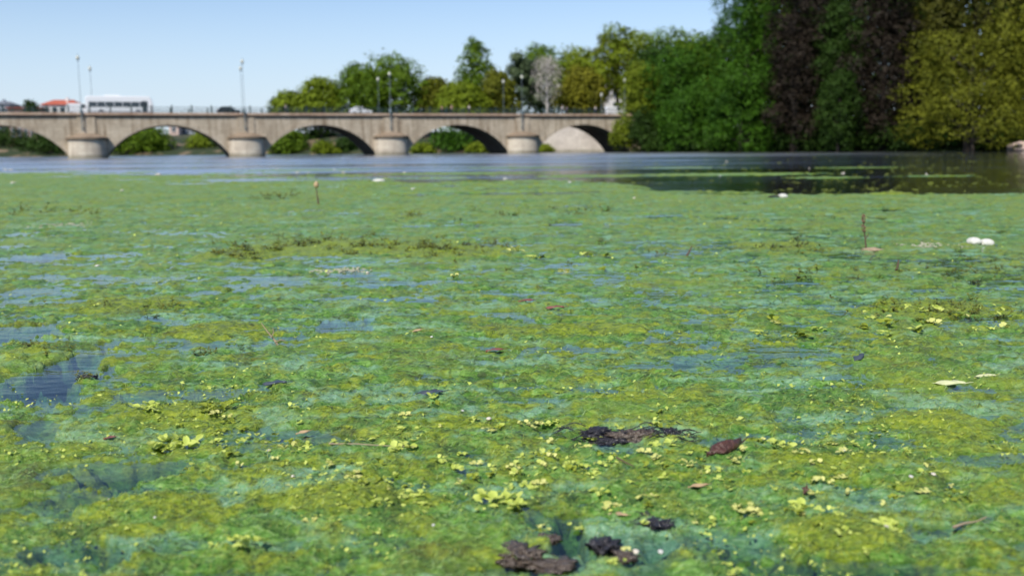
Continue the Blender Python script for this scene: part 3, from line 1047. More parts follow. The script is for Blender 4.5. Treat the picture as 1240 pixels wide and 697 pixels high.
def scum(px, py, w_px, label):
    rr = random.Random(px)
    p = on_mat(px, py)
    k = px_size(px, py)
    dy = 3.0 * p.y ** 2 / (FPX * CAM_H)
    mb = MB()
    for q in range(90):
        x, y = rr.gauss(0, .27) * w_px * k, rr.gauss(0, .4) * dy
        y += 0.25 * dy * math.sin(x / (w_px * k) * 7)
        s_ = rr.uniform(.012, .045) * w_px * k
        n = 6
        a0 = rr.uniform(0, 6)
        z = mat_z(p.x + x, p.y + y) - p.z + rr.uniform(.002, .008)
        ring = [(x + math.cos(a0 + 6.283 * i / n) * s_ * rr.uniform(.6, 1.3), y + math.sin(a0 + 6.283 * i / n) * s_ * rr.uniform(.5, 1.2), z + rr.uniform(-.2, .2) * s_) for i in range(n)]
        mb.add(ring + [(a, b, c - .012) for a, b, c in ring], [tuple(range(n))] + [(i, i + n, (i + 1) % n + n, (i + 1) % n) for i in range(n)])
    o = mb.build('scum_patch', M['scum'])
    o.location = p
    tag(o, label, 'scum', kind='stuff')


dead_leaf(877, 552, 58, 0.42, 'leaf_brown', 'large curled red-brown rotten leaf right of the dark weed clump', 30, 10, 0.9, 0.004)
dead_leaf(637, 366, 20, 0.45, 'leaf_red', 'small reddish leaf furthest back in the middle of the mat', 10, 5)
dead_leaf(672, 377, 22, 0.35, 'leaf_red', 'thin reddish leaf just in front of the furthest reddish one', -10, 5)
dead_leaf(599, 428, 22, 0.4, 'leaf_red', 'red-brown leaf lying behind the domed green mounds', 5, 5)
dead_leaf(505, 404, 14, 0.5, 'leaf_tan', 'small tan leaf on the mat left of centre', 20, 10)
dead_leaf(520, 481, 34, 0.3, 'leaf_slate', 'narrow slate-grey dead leaf on the mat left of centre', 8, 3)
dead_leaf(1040, 438, 18, 0.6, 'leaf_slate', 'dark blue-grey leaf standing up from the mat on the right', 25, 25)
dead_leaf(1148, 469, 40, 0.35, 'leaf_pale', 'long pale green leaf lying flat on the far right', -12, 4)
dead_leaf(1192, 461, 28, 0.35, 'leaf_pale', 'short pale leaf behind the long pale green one', 4, 4)
dead_leaf(748, 628, 26, 0.35, 'leaf_tan', 'slim tan leaf beside the small black weed lump', -20, 5)
dead_leaf(367, 526, 18, 0.55, 'leaf_tan', 'cream tan leaf on the mat in the left middle', 15, 10)
dead_leaf(133, 535, 16, 0.5, 'leaf_red', 'small red-brown leaf left of the wide lime leaf raft', 0, 10)
dead_leaf(333, 470, 30, 0.4, 'leaf_slate', 'dull grey leaf flat on the mat behind the lime rafts', 0, 5)
dead_leaf(845, 592, 26, 0.4, 'leaf_tan', 'pinkish tan leaf in the loose leaf band near the middle', 10, 5)
dead_leaf(975, 605, 16, 0.5, 'leaf_brown', 'small brown leaf tip poking above the pale lime raft', 60, 30, 0.3, 0.02)
scum(80, 273, 60, 'long pale strip of dried scum far back on the left')
scum(410, 328, 64, 'long pale strip of dried scum in front of the olive weed belt')
scum(1125, 298, 60, 'pale strip of dried scum left of the white double float')


def stick(name, pts_px, rad_px, m, label, cat, base_px, sides=6, twigs=()):
    """pts as (dx px, dy m, dz px) from a point of the mat"""
    p = on_mat(*base_px)
    k = px_size(*base_px)
    root = empty(name, p)
    tag(root, label, cat)
    pts = [(a * k, b, c * k) for a, b, c in pts_px]
    n = len(pts)
    MB().tube(pts, [rad_px * k * (1 - 0.6 * i / (n - 1)) for i in range(n)], sides).build('stem', m, root, True)
    for tw in twigs:
        MB().tube([(a * k, b, c * k) for a, b, c in tw], [rad_px * k * 0.6, rad_px * k * 0.45, rad_px * k * 0.25][:len(tw)], 5).build('twig', m, root, True)
    return root, k


stick('bare_stick', [(-25, -0.02, 2), (-8, 0, 4), (10, 0.01, 5), (25, 0.03, 8)], 2.0, M['dry_wood'], 'straight pale dry stick lying in the lower right corner', 'stick', (1175, 638))
stick('dark_stick', [(-10, 0.03, 7), (0, 0, 4), (10, -0.03, 1)], 1.5, M['dark_stem'], 'short thin black stick beside the lime clusters', 'stick', (757, 570))
stick('forked_twig', [(12, 0, -2), (6, 0.01, 6), (-1, 0.02, 14), (-9, 0.03, 25)], 1.3, M['dry_wood'], 'thin pale forked twig leaning up from the mat on the left', 'twig', (325, 416),
      twigs=[[(4, 0, 8), (7, 0, 14), (6, 0.01, 20)], [(8, 0, 2), (16, 0, 5), (22, 0, 3)]])
rt, k = stick('dock_stalk', [(2, 0, -3), (1, 0, 8), (0, 0.01, 18), (-2, 0.01, 30), (-3, 0.02, 40)], 1.1, M['dark_stem'], 'upright brown dock stalk with reddish seed head on the right', 'plant', (1047, 304),
              twigs=[[(0, 0, 14), (3, 0, 18), (4, 0, 22)], [(-1, 0, 22), (-4, 0, 26), (-5, 0, 30)]])
mb = MB()
rr = random.Random(3)
for q in range(34):
    s = rr.uniform(24, 44)
    mb.lathe([(0.2, -1), (1.0, 0), (0.2, 1)], 5, (0, 0, 0))
    vs = mb.v[-15:]
    c = ((-3 * (s / 40) + rr.uniform(-2, 2)) * k, rr.uniform(-.01, .02), s * k)
    mb.v[-15:] = [(x * 1.0 * k + c[0], y * 1.0 * k + c[1], z * 1.3 * k + c[2]) for x, y, z in vs]
mb.build('seed_head', M['seed_head'], rt, True)
blob('driftwood_chip', 1056, 304, 26, 0.15, 5, M['dry_wood'], 'pinkish driftwood chip at the foot of the brown dock stalk', 'driftwood', 31, lumps=0.8)
rt, k = stick('dry_stalk', [(2, 0, -2), (1, 0, 6), (0, 0.02, 12), (-1, 0.04, 20)], 1.4, M['dark_stem'], 'short dark stalk with a round tan tip, far back left of centre', 'plant', (384, 248))
o = MB().lathe([(0.3, -4), (2.6, -2), (3.4, 0), (2.6, 3), (0.5, 5)], 8)
o.v = [((x) * k, y * k, z * k + 22 * k) for x, y, z in o.v]
o.build('seed_head', M['leaf_tan'], rt, True)
stick('broken_stalk', [(0, 0, -2), (2, 0, 5), (3, 0.01, 12)], 1.8, M['dark_stem'], 'broken reddish stalk near the bottom right of the dock stalk', 'stalk', (1085, 330))
stick('weed_stalk', [(-4, 0, -2), (0, 0, 5), (3, 0.02, 11)], 1.6, M['dark_stem'], 'dark weed stalk left of the dock stalk by the olive patch', 'stalk', (835, 310))
stick('dead_straw', [(-60, 0.05, 1), (-20, 0.02, 3), (20, 0, 2), (55, -0.02, 2)], 1.0, M['leaf_tan'] if False else M['dry_wood'], 'long thin straw lying along the mat in the left middle', 'straw', (450, 546))

# white floats and scraps
root = empty('foam_float', on_mat(1187, 295))
tag(root, 'white double-lobed foam float on the mat at the far right', 'float')
for dx, sd in ((-7.5, 41), (7.5, 42)):
    o = blob('foam_lobe', 1187 + dx, 296, 17, 0.2, 8.5, M['foam'], None, None, sd, lumps=0.25, sink=0.15)
    o.location = o.location - root.location
    o.parent = root
blob('foam_block', 459, 220, 15, 0.5, 4, M['foam'], 'white foam block at the edge of the far weed left of centre', 'float', 43, lumps=0.3, sink=0.1)
blob('foam_block', 948, 240, 11, 0.3, 5, M['foam'], 'white foam lump with dark weed beside it, edge of dark water', 'float', 44, lumps=0.4, sink=0.1)
blob('weed_lump', 938, 240, 14, 0.3, 3, M['weed_dark'], 'dark weed lump touching the white foam lump by dark water', 'weed lump', 45)
SPECK = [(7, 206, 7), (14, 206, 6), (16, 222, 8), (118, 205, 4), (192, 212, 10), (225, 203, 4), (335, 205, 5), (360, 209, 6), (373, 209, 4), (405, 206, 5),
         (416, 209, 6), (490, 209, 5), (690, 221, 7), (768, 241, 6), (1021, 210, 6), (872, 213, 4), (880, 196, 4), (1122, 211, 4),
         (612, 217, 8), (980, 204, 3), (20, 187, 5), (500, 230, 7), (148, 232, 6), (445, 330, 7), (118, 324, 8)]
for i, (a, b, c) in enumerate(SPECK):
    sw = 'on the far water near the bridge' if b < 225 and a < 720 else ('on the dark water before the right bank trees' if b < 225 else 'far back on the algae')
    blob('foam_scrap', a, b, c * .66, c * px_size(a, b), c * 0.22, M['foam_old'] if i % 3 else M['foam'], ('small pale foam scrap drifting ' + sw), 'litter', 50 + i, 'pale foam scraps ' + sw, lumps=0.6, sink=0.1)
NEAR = [(1130, 583, 6), (1103, 583, 6), (592, 513, 7), (560, 501, 5), (1073, 645, 6), (525, 644, 5), (133, 605, 5), (188, 633, 4), (355, 586, 5), (523, 413, 4), (326, 546, 5), (800, 668, 8), (770, 668, 9), (1022, 548, 7)]
for i, (a, b, c) in enumerate(NEAR):
    blob('foam_scrap', a, b, c * .9, c * px_size(a, b) * 1.3, c * 0.4, M['foam'] if i % 2 else M['foam_old'], 'tiny white scrap caught on the near algae among leaves', 'litter', 90 + i, 'white scraps on the near algae', lumps=0.6, sink=0.0)
#PART2
# ------------------------------------------------------------------ the bridge (its own frame: x along it, y away from the camera)
BY0 = 176.0
B_ANG = math.atan2(0.052, 0.1446)
BX0 = at(107, 190, BY0).x
SPAN = 27.05
HW = 10.75                                # half of an arch opening
RISE = 5.75
B_TOP = 7.9
B_W = 12.5
bridge = empty('stone_bridge', (BX0, BY0, 0), B_ANG)
tag(bridge, 'long low stone bridge with segmental arches and round cutwaters across the river', 'bridge')
B_M = Matrix.Translation((BX0, BY0, 0)) @ Matrix.Rotation(B_ANG, 4, 'Z')


def bw(x, y, z=0.0):
    return B_M @ Vector((x, y, z))


RAD = (HW * HW + RISE * RISE) / (2 * RISE)
XL, XR = -2 * SPAN, 4 * SPAN + 22
ARCHES = [(-2 + i) * SPAN + SPAN / 2 for i in range(6)]


def arch_pts(c, n=36, grow=0.0):
    a0 = math.asin(HW / RAD)
    zc = RISE - RAD
    return [(c + (RAD + grow) * math.sin(-a0 + 2 * a0 * i / n), zc + (RAD + grow) * math.cos(-a0 + 2 * a0 * i / n)) for i in range(n + 1)]


for yf in (0.0, B_W):
    mb = MB()
    for c in ARCHES:
        pts = arch_pts(c)
        vs = [(x, yf, z) for x, z in pts] + [(x, yf, B_TOP - 0.75) for x, z in pts]
        n = len(pts)
        mb.add(vs, [(i, i + 1, i + 1 + n, i + n) for i in range(n - 1)])
    for k in range(-2, 5):
        a, b = k * SPAN - (SPAN / 2 - HW), k * SPAN + (SPAN / 2 - HW)
        if k == 4:
            b = XR
        mb.add([(a, yf, -1), (b, yf, -1), (b, yf, B_TOP - 0.75), (a, yf, B_TOP - 0.75)], [(0, 1, 2, 3)])
    mb.build('spandrel_wall', M['stone'], bridge)
for c in ARCHES:
    pts = arch_pts(c)
    n = len(pts)
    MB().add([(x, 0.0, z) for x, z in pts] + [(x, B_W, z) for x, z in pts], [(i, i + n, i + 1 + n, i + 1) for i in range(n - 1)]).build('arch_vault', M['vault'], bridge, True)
    p2 = arch_pts(c, grow=0.75)
    vs = []
    for (x, z), (x2, z2) in zip(pts, p2):
        vs += [(x, -0.09, z), (x2, -0.09, z2), (x2, 0.02, z2), (x, 0.02, z)]
    fs = []
    for i in range(n - 1):
        a, b = i * 4, i * 4 + 4
        fs += [(a, b, b + 1, a + 1), (a + 1, b + 1, b + 2, a + 2), (a, a + 3, b + 3, b)]
    MB().add(vs, fs).build('arch_ring', M['stone'], bridge)
for k in range(-2, 4):
    pr = MB()
    prof = [(1.0, -1.0), (0.985, 3.3)]
    n = 20
    vs, fs = [], []
    for z, g in ((-1.0, 1.03), (3.25, 0.97)):
        for i in range(n + 1):
            a = math.pi * i / n
            vs.append((k * SPAN - 3.2 * g * math.cos(a), -2.9 * g * math.sin(a) ** 0.75 + 0.0, z))
    fs = [(i, i + 1, i + n + 2, i + n + 1) for i in range(n)]
    cw = MB().add(vs, fs).build('cutwater', M['stone_pier'], bridge, True)
    cp = MB()
    vs = []
    for z, g in ((3.25, 1.06), (3.62, 1.08), (3.63, 1.0), (4.35, 0.45)):
        for i in range(n + 1):
            a = math.pi * i / n
            vs.append((k * SPAN - 3.2 * g * math.cos(a), -2.9 * g * math.sin(a) ** 0.75 - 0.001, z))
    fs = [tuple(reversed(range(n + 1)))]
    for j in range(3):
        fs += [(j * (n + 1) + i, j * (n + 1) + i + 1, (j + 1) * (n + 1) + i + 1, (j + 1) * (n + 1) + i) for i in range(n)]
    fs.append(tuple(range(3 * (n + 1), 4 * (n + 1))))
    cp.add(vs, fs).build('cutwater_cap', M['stone_cap'], cw)
    MB().box(k * SPAN - 1.5, k * SPAN + 1.5, -0.16, 0.02, 4.0, B_TOP - 0.76).build('pilaster', M['stone'], bridge)
MB().box(XL, XR, -0.42, 0.6, B_TOP - 0.42, B_TOP).build('cornice', M['cornice'], bridge, bevel=0.05)
MB().box(XL, XR, -0.18, 0.55, B_TOP - 0.75, B_TOP - 0.42).build('cornice_shadow_band', M['stone_cap'], bridge)  # dark strip under the cornice, its shadow put into the stone colour
MB().box(XL, XR, B_W - 0.6, B_W + 0.42, B_TOP - 0.75, B_TOP).build('cornice', M['cornice'], bridge)
MB().box(XL, XR, 0.5, B_W - 0.5, B_TOP - 0.74, B_TOP - 0.12).build('roadway', M['asphalt'], bridge)
for y_ in (-0.2, B_W + 0.1):
    rail = MB().box(XL, XR, y_, y_ + 0.09, B_TOP + 0.98, B_TOP + 1.06).box(XL, XR, y_ + .01, y_ + 0.08, B_TOP + 0.12, B_TOP + 0.18).box(XL, XR, y_ + .02, y_ + 0.07, B_TOP + 0.55, B_TOP + 0.59).build('railing', M['iron'], bridge)
    pm = MB().box(-0.11, 0.11, -0.08, 0.12, 0, 1.22).lathe([(0.05, 1.22), (0.13, 1.3), (0.05, 1.42)], 8).mesh('post')
    x = XL + 0.4
    while x < XR:
        o = link('post', pm, M['iron'], rail)
        o.location = (x, y_ + 0.025, B_TOP)
        x += 3.4
    bal = MB()
    x = XL + 0.6
    while x < XR:
        bal.box(x, x + 0.035, y_ + .03, y_ + .06, B_TOP + 0.15, B_TOP + 1.0)
        x += 0.34
    tag(bal.build('baluster', M['iron'], rail), kind='stuff')


# lamps: near ones are bracketed to the face of the bridge
def street_lamp(x, y, top, label, near, globes=1):
    root = empty('street_lamp', bw(x, y, B_TOP), B_ANG)
    tag(root, label, 'street lamp', 'street lamps along the bridge')
    z0 = -3.2 if near else 0.0
    MB().tube([(0, 0, z0), (0, 0, 1.2), (0, 0, 1.3), (0, 0, top - 0.5)], [0.08, 0.07, 0.045, 0.035], 10).build('pole', M['lamp_iron'], root, True)
    MB().lathe([(0.2, -0.05), (0.26, 0.05), (0.24, 0.5), (0.14, 0.75), (0.12, 1.0)], 12).build('base', M['lamp_iron'], root, True)
    if near:
        for z in (-0.9, -2.6):
            MB().box(-0.12, 0.12, -0.05, 0.5, z, z + 0.12).build('bracket', M['lamp_iron'], root)
    h = MB().lathe([(0.07, top - 0.55), (0.15, top - 0.42), (0.15, top - 0.36), (0.05, top - 0.35)], 12).build('lamp_holder', M['lamp_iron'], root, True)
    g = MB().lathe([(0.10, top - 0.36), (0.24, top - 0.2), (0.29, top + 0.0), (0.24, top + 0.2), (0.10, top + 0.32)], 16).build('globe', M['globe'], root, True)
    MB().lathe([(0.11, top + 0.31), (0.08, top + 0.38), (0.03, top + 0.6)], 10).build('finial', M['lamp_iron'], root, True)
    return root


street_lamp(0 * SPAN - 0.6, -0.55, 9.3, 'tall lamp post left of the white coach, nearer and taller of its pair', True)
street_lamp(0 * SPAN + 0.6, B_W + 0.4, 8.5, 'tall lamp post left of the white coach, behind its pair on the far rail', False)
street_lamp(1 * SPAN - 0.2, -0.55, 9.2, 'tall lamp post above the second cutwater, nearer of its pair', True)
street_lamp(1 * SPAN + 0.6, B_W + 0.4, 9.0, 'tall lamp post above the second cutwater, behind its pair on the far rail', False)
street_lamp(2 * SPAN - 0.1, -0.55, 7.4, 'lamp post with pale globe against the round dark trees, nearer of its pair', True)
street_lamp(2 * SPAN + 0.6, B_W + 0.4, 7.3, 'lamp post with pale globe beside the white car, on the far rail', False)
street_lamp(3 * SPAN - 0.2, -0.55, 7.2, 'lamp post with pale globe left of the silver bare tree', True)
street_lamp(3 * SPAN + 0.6, B_W + 0.4, 7.2, 'lamp post with pale globe beneath the tall pointed tree, on the far rail', False)
street_lamp(4 * SPAN - 4.5, -0.55, 6.9, 'lamp post with pale globe close to the right bank trees', True)
street_lamp(4 * SPAN - 3.5, B_W + 0.4, 4.6, 'short lamp post with pale globe beside the golden tree, on the far rail', False)


# ------------------------------------------------------------------ vehicles on the bridge
def wheel(parent, x, y, r, w=0.22):
    t = MB().lathe([(r * 0.55, -w / 2), (r * 0.95, -w / 2), (r, -w * .3), (r, w * .3), (r * 0.95, w / 2), (r * 0.55, w / 2)], 18)
    t.v = [(a + x, c + y, b + r) for a, b, c in t.v]
    wo = t.build('wheel', M['rubber'], parent, True)
    q = MB().lathe([(r * 0.5, -w * 0.52), (r * 0.56, -w * .4), (r * 0.56, w * .4), (r * 0.5, w * 0.52)], 14)
    q.v = [(a + x, c + y, b + r) for a, b, c in q.v]
    q.build('rim', M['rim'], wo, True)


def on_deck(px, y):
    """bridge-frame x of a pixel column at a given depth across the deck"""
    lo, hi = XL, XR
    for _ in range(40):
        m_ = (lo + hi) / 2
        p = bw(m_, y, B_TOP)
        d = CAM_ROT.transposed() @ (p - Vector((0, 0, CAM_H)))
        if 620 + FPX * d.x / -d.z < px:
            lo = m_
        else:
            hi = m_
    return lo


DECK = B_TOP - 0.12


def coach(px, y):
    x = on_deck(px, y)
    root = empty('coach', bw(x, y, DECK), B_ANG)
    tag(root, 'white coach with a dark window band driving over the left arches', 'bus')
    L, W, H = 11.6, 2.5, 3.35
    prof = [(-L / 2, 0.35), (L / 2 - 0.1, 0.35), (L / 2, 1.2), (L / 2 - 0.12, 2.3), (L / 2 - 0.5, H - 0.12), (L / 2 - 0.9, H), (-L / 2 + 0.3, H), (-L / 2, H - 0.3)]
    MB().prism(prof, -W / 2, W / 2).build('body', M['white_paint'], root, bevel=0.12)
    for s in (-1, 1):
        for k in range(7):
            x0 = -L / 2 + 0.55 + k * 1.45
            MB().box(x0, x0 + 1.36, s * W / 2 - 0.02, s * W / 2 + 0.015, 1.45, 2.35).build('window', M['glass'], root, bevel=0.01)
        MB().box(-L / 2 + .2, L / 2 - .5, s * W / 2 - 0.02, s * W / 2 + 0.022, 0.42, 0.62).build('skirt_trim', M['bus_trim'], root)
        MB().box(L / 2 - 0.25, L / 2 + 0.015, s * 0.95 - 0.2, s * 0.95 + 0.2, 0.75, 0.95).build('headlight', M['lampglass'], root)
        MB().box(-L / 2 - 0.015, -L / 2 + 0.1, s * 1.0 - 0.12, s * 1.0 + 0.12, 0.8, 1.3).build('tail_light', M['tail'], root)
        for xx in (-L / 2 + 2.6, L / 2 - 2.7):
            wheel(root, xx, s * (W / 2 - 0.13), 0.5, 0.28)
    MB().add([(L / 2 - 0.08 + .02, -1.1, 1.3), (L / 2 - .08 + .02, 1.1, 1.3), (L / 2 - 0.4 + .02, 1.05, 2.85), (L / 2 - 0.4 + .02, -1.05, 2.85)], [(0, 1, 2, 3)]).build('windscreen', M['glass'], root)
    MB().box(L / 2 - 2.0, L / 2 - 1.1, -W / 2 - 0.02, -W / 2 + 0.02, 0.45, 2.5).build('door', M['glass'], root)
    MB().box(-2.6, 0.2, -0.9, 0.9, H - 0.02, H + 0.22).build('roof_unit', M['white_paint'], root, bevel=0.06)


def car(px, y, name, label, cat, m, L=4.2, H=1.48, van=False, rz=0):
    x = on_deck(px, y)
    root = empty(name, bw(x, y, DECK), B_ANG + rz)
    tag(root, label, cat)
    W = 1.75
    if van:
        low = [(-L / 2, 0.3), (L / 2, 0.3), (L / 2, 0.95), (L / 2 - 0.8, 1.15), (-L / 2, 1.15)]
        top = [(-L / 2, 1.15), (L / 2 - 0.8, 1.15), (L / 2 - 1.4, H - .1), (L / 2 - 1.6, H), (-L / 2 + .08, H)]
    else:
        low = [(-L / 2, 0.35), (L / 2 - .1, 0.3), (L / 2, 0.6), (L / 2 - 0.25, 0.82), (L / 2 - 1.1, 0.95), (-L / 2 + 0.1, 0.98)]
        top = [(-L / 2 + 0.25, 0.975), (L / 2 - 1.1, 0.945), (L / 2 - 1.75, H - .07), (L / 2 - 2.0, H), (-L / 2 + 1.0, H), (-L / 2 + .75, H - 0.06)]
    MB().prism(low, -W / 2, W / 2).build('body', m, root, bevel=0.07)
    MB().prism(top, -W / 2 + 0.1, W / 2 - 0.1).build('cabin', m, root, bevel=0.06)
    zt, zb = H - 0.14, (1.2 if van else 1.0)
    for s in (-1, 1):
        yb = s * (W / 2 - 0.09)
        spans = [(-0.9, 0.1), (0.18, 0.9)] if not van else [(0.2, 1.1)]
        for a, b in spans:
            MB().add([(a, yb, zb), (b + (0.15 if b > .5 else 0), yb, zb), (b - (0.25 if b > .5 else 0), yb, zt), (a + (0.2 if a < -.5 else 0), yb, zt)], [(0, 1, 2, 3)]).build('window', M['glass'], root)
        MB().box(L / 2 - 0.3, L / 2 - 0.06, s * 0.62 - 0.16, s * 0.62 + 0.16, 0.66, 0.80).build('headlight', M['lampglass'], root, bevel=0.02)
        MB().box(-L / 2 - 0.012, -L / 2 + 0.1, s * 0.7 - 0.1, s * 0.7 + 0.1, 0.7, 0.9).build('tail_light', M['tail'], root)
        for xx in (-L / 2 + 0.8, L / 2 - 0.85):
            wheel(root, xx, s * (W / 2 - 0.1), 0.31, 0.2)
    xa, xb = (L / 2 - 1.12, L / 2 - 1.73) if not van else (L / 2 - 0.78, L / 2 - 1.38)
    MB().add([(xa + .02, -0.66, zb), (xa + .02, .66, zb), (xb + .02, .6, zt), (xb + .02, -.6, zt)], [(0, 1, 2, 3)]).build('windscreen', M['glass'], root)


coach(146, 8.2)
car(98, 8.4, 'white_van', 'white van driving just behind the white coach', 'van', M['white_paint'], 4.6, 2.05, True)
car(437, 4.0, 'white_car', 'small white hatchback driving over the middle arch', 'car', M['white_paint'])
car(277, 4.5, 'dark_car', 'dark car driving above the pier right of the coach', 'car', M['dark_paint'])
car(744, 8.0, 'white_van', 'white van at the right end of the bridge by the big trees', 'van', M['white_paint'], 4.4, 2.0, True)


# ------------------------------------------------------------------ people walking on the bridge
def skin_mesh(name, parent, m, verts, edges, radii, root_i=0, sub=1):
    me = bpy.data.meshes.new(name)
    me.from_pydata(verts, edges, [])
    o = link(name, me, m, parent)
    md = o.modifiers.new('skin', 'SKIN')
    md.use_smooth_shade = True
    for i, rr_ in enumerate(radii):
        sv = me.skin_vertices[0].data[i] if me.skin_vertices else None
        if sv is not None:
            sv.radius = (rr_ if isinstance(rr_, tuple) else (rr_, rr_))
            sv.use_root = (i == root_i)
    s = o.modifiers.new('subd', 'SUBSURF')
    s.levels = sub
    s.render_levels = sub
    return o


def ensure_skin(me):
    if not me.skin_vertices:
        bm = bmesh.new()
        bm.from_mesh(me)
        bm.verts.layers.skin.verify()
        bm.to_mesh(me)
        bm.free()


def person(px, y, shirt, label, walk=0.25, face=0.0, h=1.72):
    x = on_deck(px, y)
    root = empty('person', bw(x, y, B_TOP), B_ANG + face)
    tag(root, label, 'person', 'people walking over the bridge')
    s = h / 1.72
    # walking along local +x
    J = {'pelvis': (0, 0, .95), 'waist': (0, 0, 1.10), 'chest': (0.01, 0, 1.32), 'neck': (0.02, 0, 1.47), 'jaw': (.04, 0, 1.56), 'crown': (.035, 0, 1.665),
         'sl': (0.01, .18, 1.40), 'el': (-walk * .5, .23, 1.13), 'wl': (-walk * .35, .22, .88), 'hl': (-walk * .25, .22, .79),
         'sr': (0.01, -.18, 1.40), 'er': (walk * .35, -.23, 1.13), 'wr': (walk * .9, -.21, .92), 'hr': (walk * 1.1, -.2, .84),
         'pl': (0, .09, .90), 'kl': (walk * .55, .10, .50), 'al': (walk * .8, .10, .09), 'tl': (walk * .8 + .17, .11, .04),
         'pr': (0, -.09, .90), 'kr': (-walk * .2, -.10, .50), 'ar': (-walk * 1.2, -.10, .11), 'tr': (-walk * 1.2 + .16, -.11, .04)}
    rad = {'pelvis': .125, 'waist': .11, 'chest': .135, 'neck': .055, 'jaw': .075, 'crown': .085, 'sl': .06, 'el': .042, 'wl': .03, 'hl': .04, 'sr': .06, 'er': .042, 'wr': .03, 'hr': .04,
           'pl': .09, 'kl': .058, 'al': .042, 'tl': .035, 'pr': .09, 'kr': .058, 'ar': .042, 'tr': .035}
    ch = [('pelvis', 'waist'), ('waist', 'chest'), ('chest', 'neck'), ('neck', 'jaw'), ('jaw', 'crown'), ('chest', 'sl'), ('sl', 'el'), ('el', 'wl'), ('wl', 'hl'),
          ('chest', 'sr'), ('sr', 'er'), ('er', 'wr'), ('wr', 'hr'), ('pelvis', 'pl'), ('pl', 'kl'), ('kl', 'al'), ('al', 'tl'), ('pelvis', 'pr'), ('pr', 'kr'), ('kr', 'ar'), ('ar', 'tr')]

    def chain(name, keys, m, grow):
        ids = {k: i for i, k in enumerate(keys)}
        me = bpy.data.meshes.new(name)
        me.from_pydata([tuple(q * s for q in J[k]) for k in keys], [(ids[a], ids[b]) for a, b in ch if a in ids and b in ids], [])
        ensure_skin(me)
        for k, i in ids.items():
            me.skin_vertices[0].data[i].radius = (rad[k] * grow * s, rad[k] * grow * s)
            me.skin_vertices[0].data[i].use_root = (i == 0)
        o = link(name, me, m, root)
        md = o.modifiers.new('skin', 'SKIN')
        md.use_smooth_shade = True
        sb = o.modifiers.new('subd', 'SUBSURF')
        sb.levels = sb.render_levels = 1
        return o
    chain('body', list(J), M['skin'], 1.0)
    chain('shirt', ['pelvis', 'waist', 'chest', 'sl', 'el', 'sr', 'er'], M['shirt_' + shirt], 1.16)
    chain('trousers', ['pelvis', 'pl', 'kl', 'al', 'pr', 'kr', 'ar'], M['denim'], 1.18)
    hb = MB().lathe([(0.088, 0.0), (0.098, 0.05), (0.085, 0.11), (0.04, 0.145)], 12, (.02 * s, 0, 1.60 * s))
    hb.build('hair', M['hair'], root, True)


person(535, 0.9, 'pink', 'person in a pinkish top on the bridge, leftmost of three over the fourth arch', 0.2, math.pi, 1.62)
person(547, 0.9, 'tan', 'person in a tan top on the bridge, middle of the three over the fourth arch', 0.26, math.pi, 1.85)
person(568, 0.9, 'white', 'person in a white top on the bridge, right of the three over the fourth arch', 0.24, 0, 1.82)
person(346, 1.0, 'grey', 'person in grey walking alone over the third arch', 0.22, 0, 1.8)
person(681, 0.9, 'white', 'person in white on the bridge just right of the silver bare tree', 0.22, math.pi, 1.8)
person(721, 1.0, 'white', 'person in white near the right end of the bridge', 0.24, 0, 1.76)
person(686, 1.6, 'blue', 'person in blue near the right end, in front of the golden tree', 0.24, 0, 1.6)


# ------------------------------------------------------------------ banks
def strip_ground(name, line, prof, m):
    """line: shore points (x, y), prof: (distance inland, height); inland is to the left of travel"""
    vs, fs = [], []
    n = len(line)
    for i, (x, y) in enumerate(line):
        a, b = line[max(i - 1, 0)], line[min(i + 1, n - 1)]
        t = Vector((b[0] - a[0], b[1] - a[1])).normalized()
        nx, ny = -t.y, t.x
        for d, z in prof:
            vs.append((x + nx * d + pn(x * .1, d * .1, 3) * 0.6, y + ny * d, z + (0.35 * pn(x * .15, d * .15 + y * .1, 8) if z > 0 else 0)))
    k = len(prof)
    for i in range(n - 1):
        for j in range(k - 1):
            a = i * k + j
            fs.append((a, a + k, a + k + 1, a + 1))
    return tag(link(name, np_mesh(name, vs, fs, smooth=True), m), kind='structure')


def mat_bank():
    t = NT('bank_soil')
    a = t.noise(0.25, 4)
    b = t.noise(2.5, 4)
    c = t.mix(t.rng(a, 0.52, 0.62), (0.030, 0.050, 0.014), (0.24, 0.18, 0.115))
    c = t.mix(0.35, c, t.ramp(b, [(.3, (.06, .05, .03)), (.7, (.28, .24, .16))]), 'OVERLAY')
    return t.done(t.principled(c, 0.9, t.bump(b, .5, .2)))


M['bank'] = mat_bank()
M['bank_grass'] = mat_plain('bank_grass', (0.045, 0.075, 0.018), 0.9, 0.4, 0.8, bump=0.4)
shore = [bw(x, y) for x, y in ((-150, 120), (-90, 95), (-50, 82), (-10, 80), (15, 76), (30, 66), (45, 50), (62, 40), (85, 34), (100, 26), (118, 20), (140, 20))]
line = [(p.x, p.y) for p in shore]
strip_ground('far_bank', line, [(-4, -1.2), (0, -0.05), (3, 0.9), (10, 2.6), (22, 4.8), (60, 6.2), (140, 7.0), (500, 8.0), (1400, 9)], M['bank'])
# right bank: from behind the bridge end along the river towards the camera's right
rb = [(at(757, 184, 232).x, 232), (at(757, 184, 214).x, 214), (at(790, 184, 200).x, 200), (at(870, 184, 186).x, 186), (at(1000, 183, 172).x, 172), (at(1120, 183, 163).x, 163), (at(1250, 182, 152).x, 152), (at(1400, 182, 142).x, 142), (130, 120), (160, 90)]
strip_ground('right_bank', rb[::-1][::-1], [(-5, -1.0), (0, 0.0), (1.5, 0.7), (5, 1.2), (16, 2.2), (40, 4.0), (110, 6.0), (400, 8.0)], M['bank_grass'])

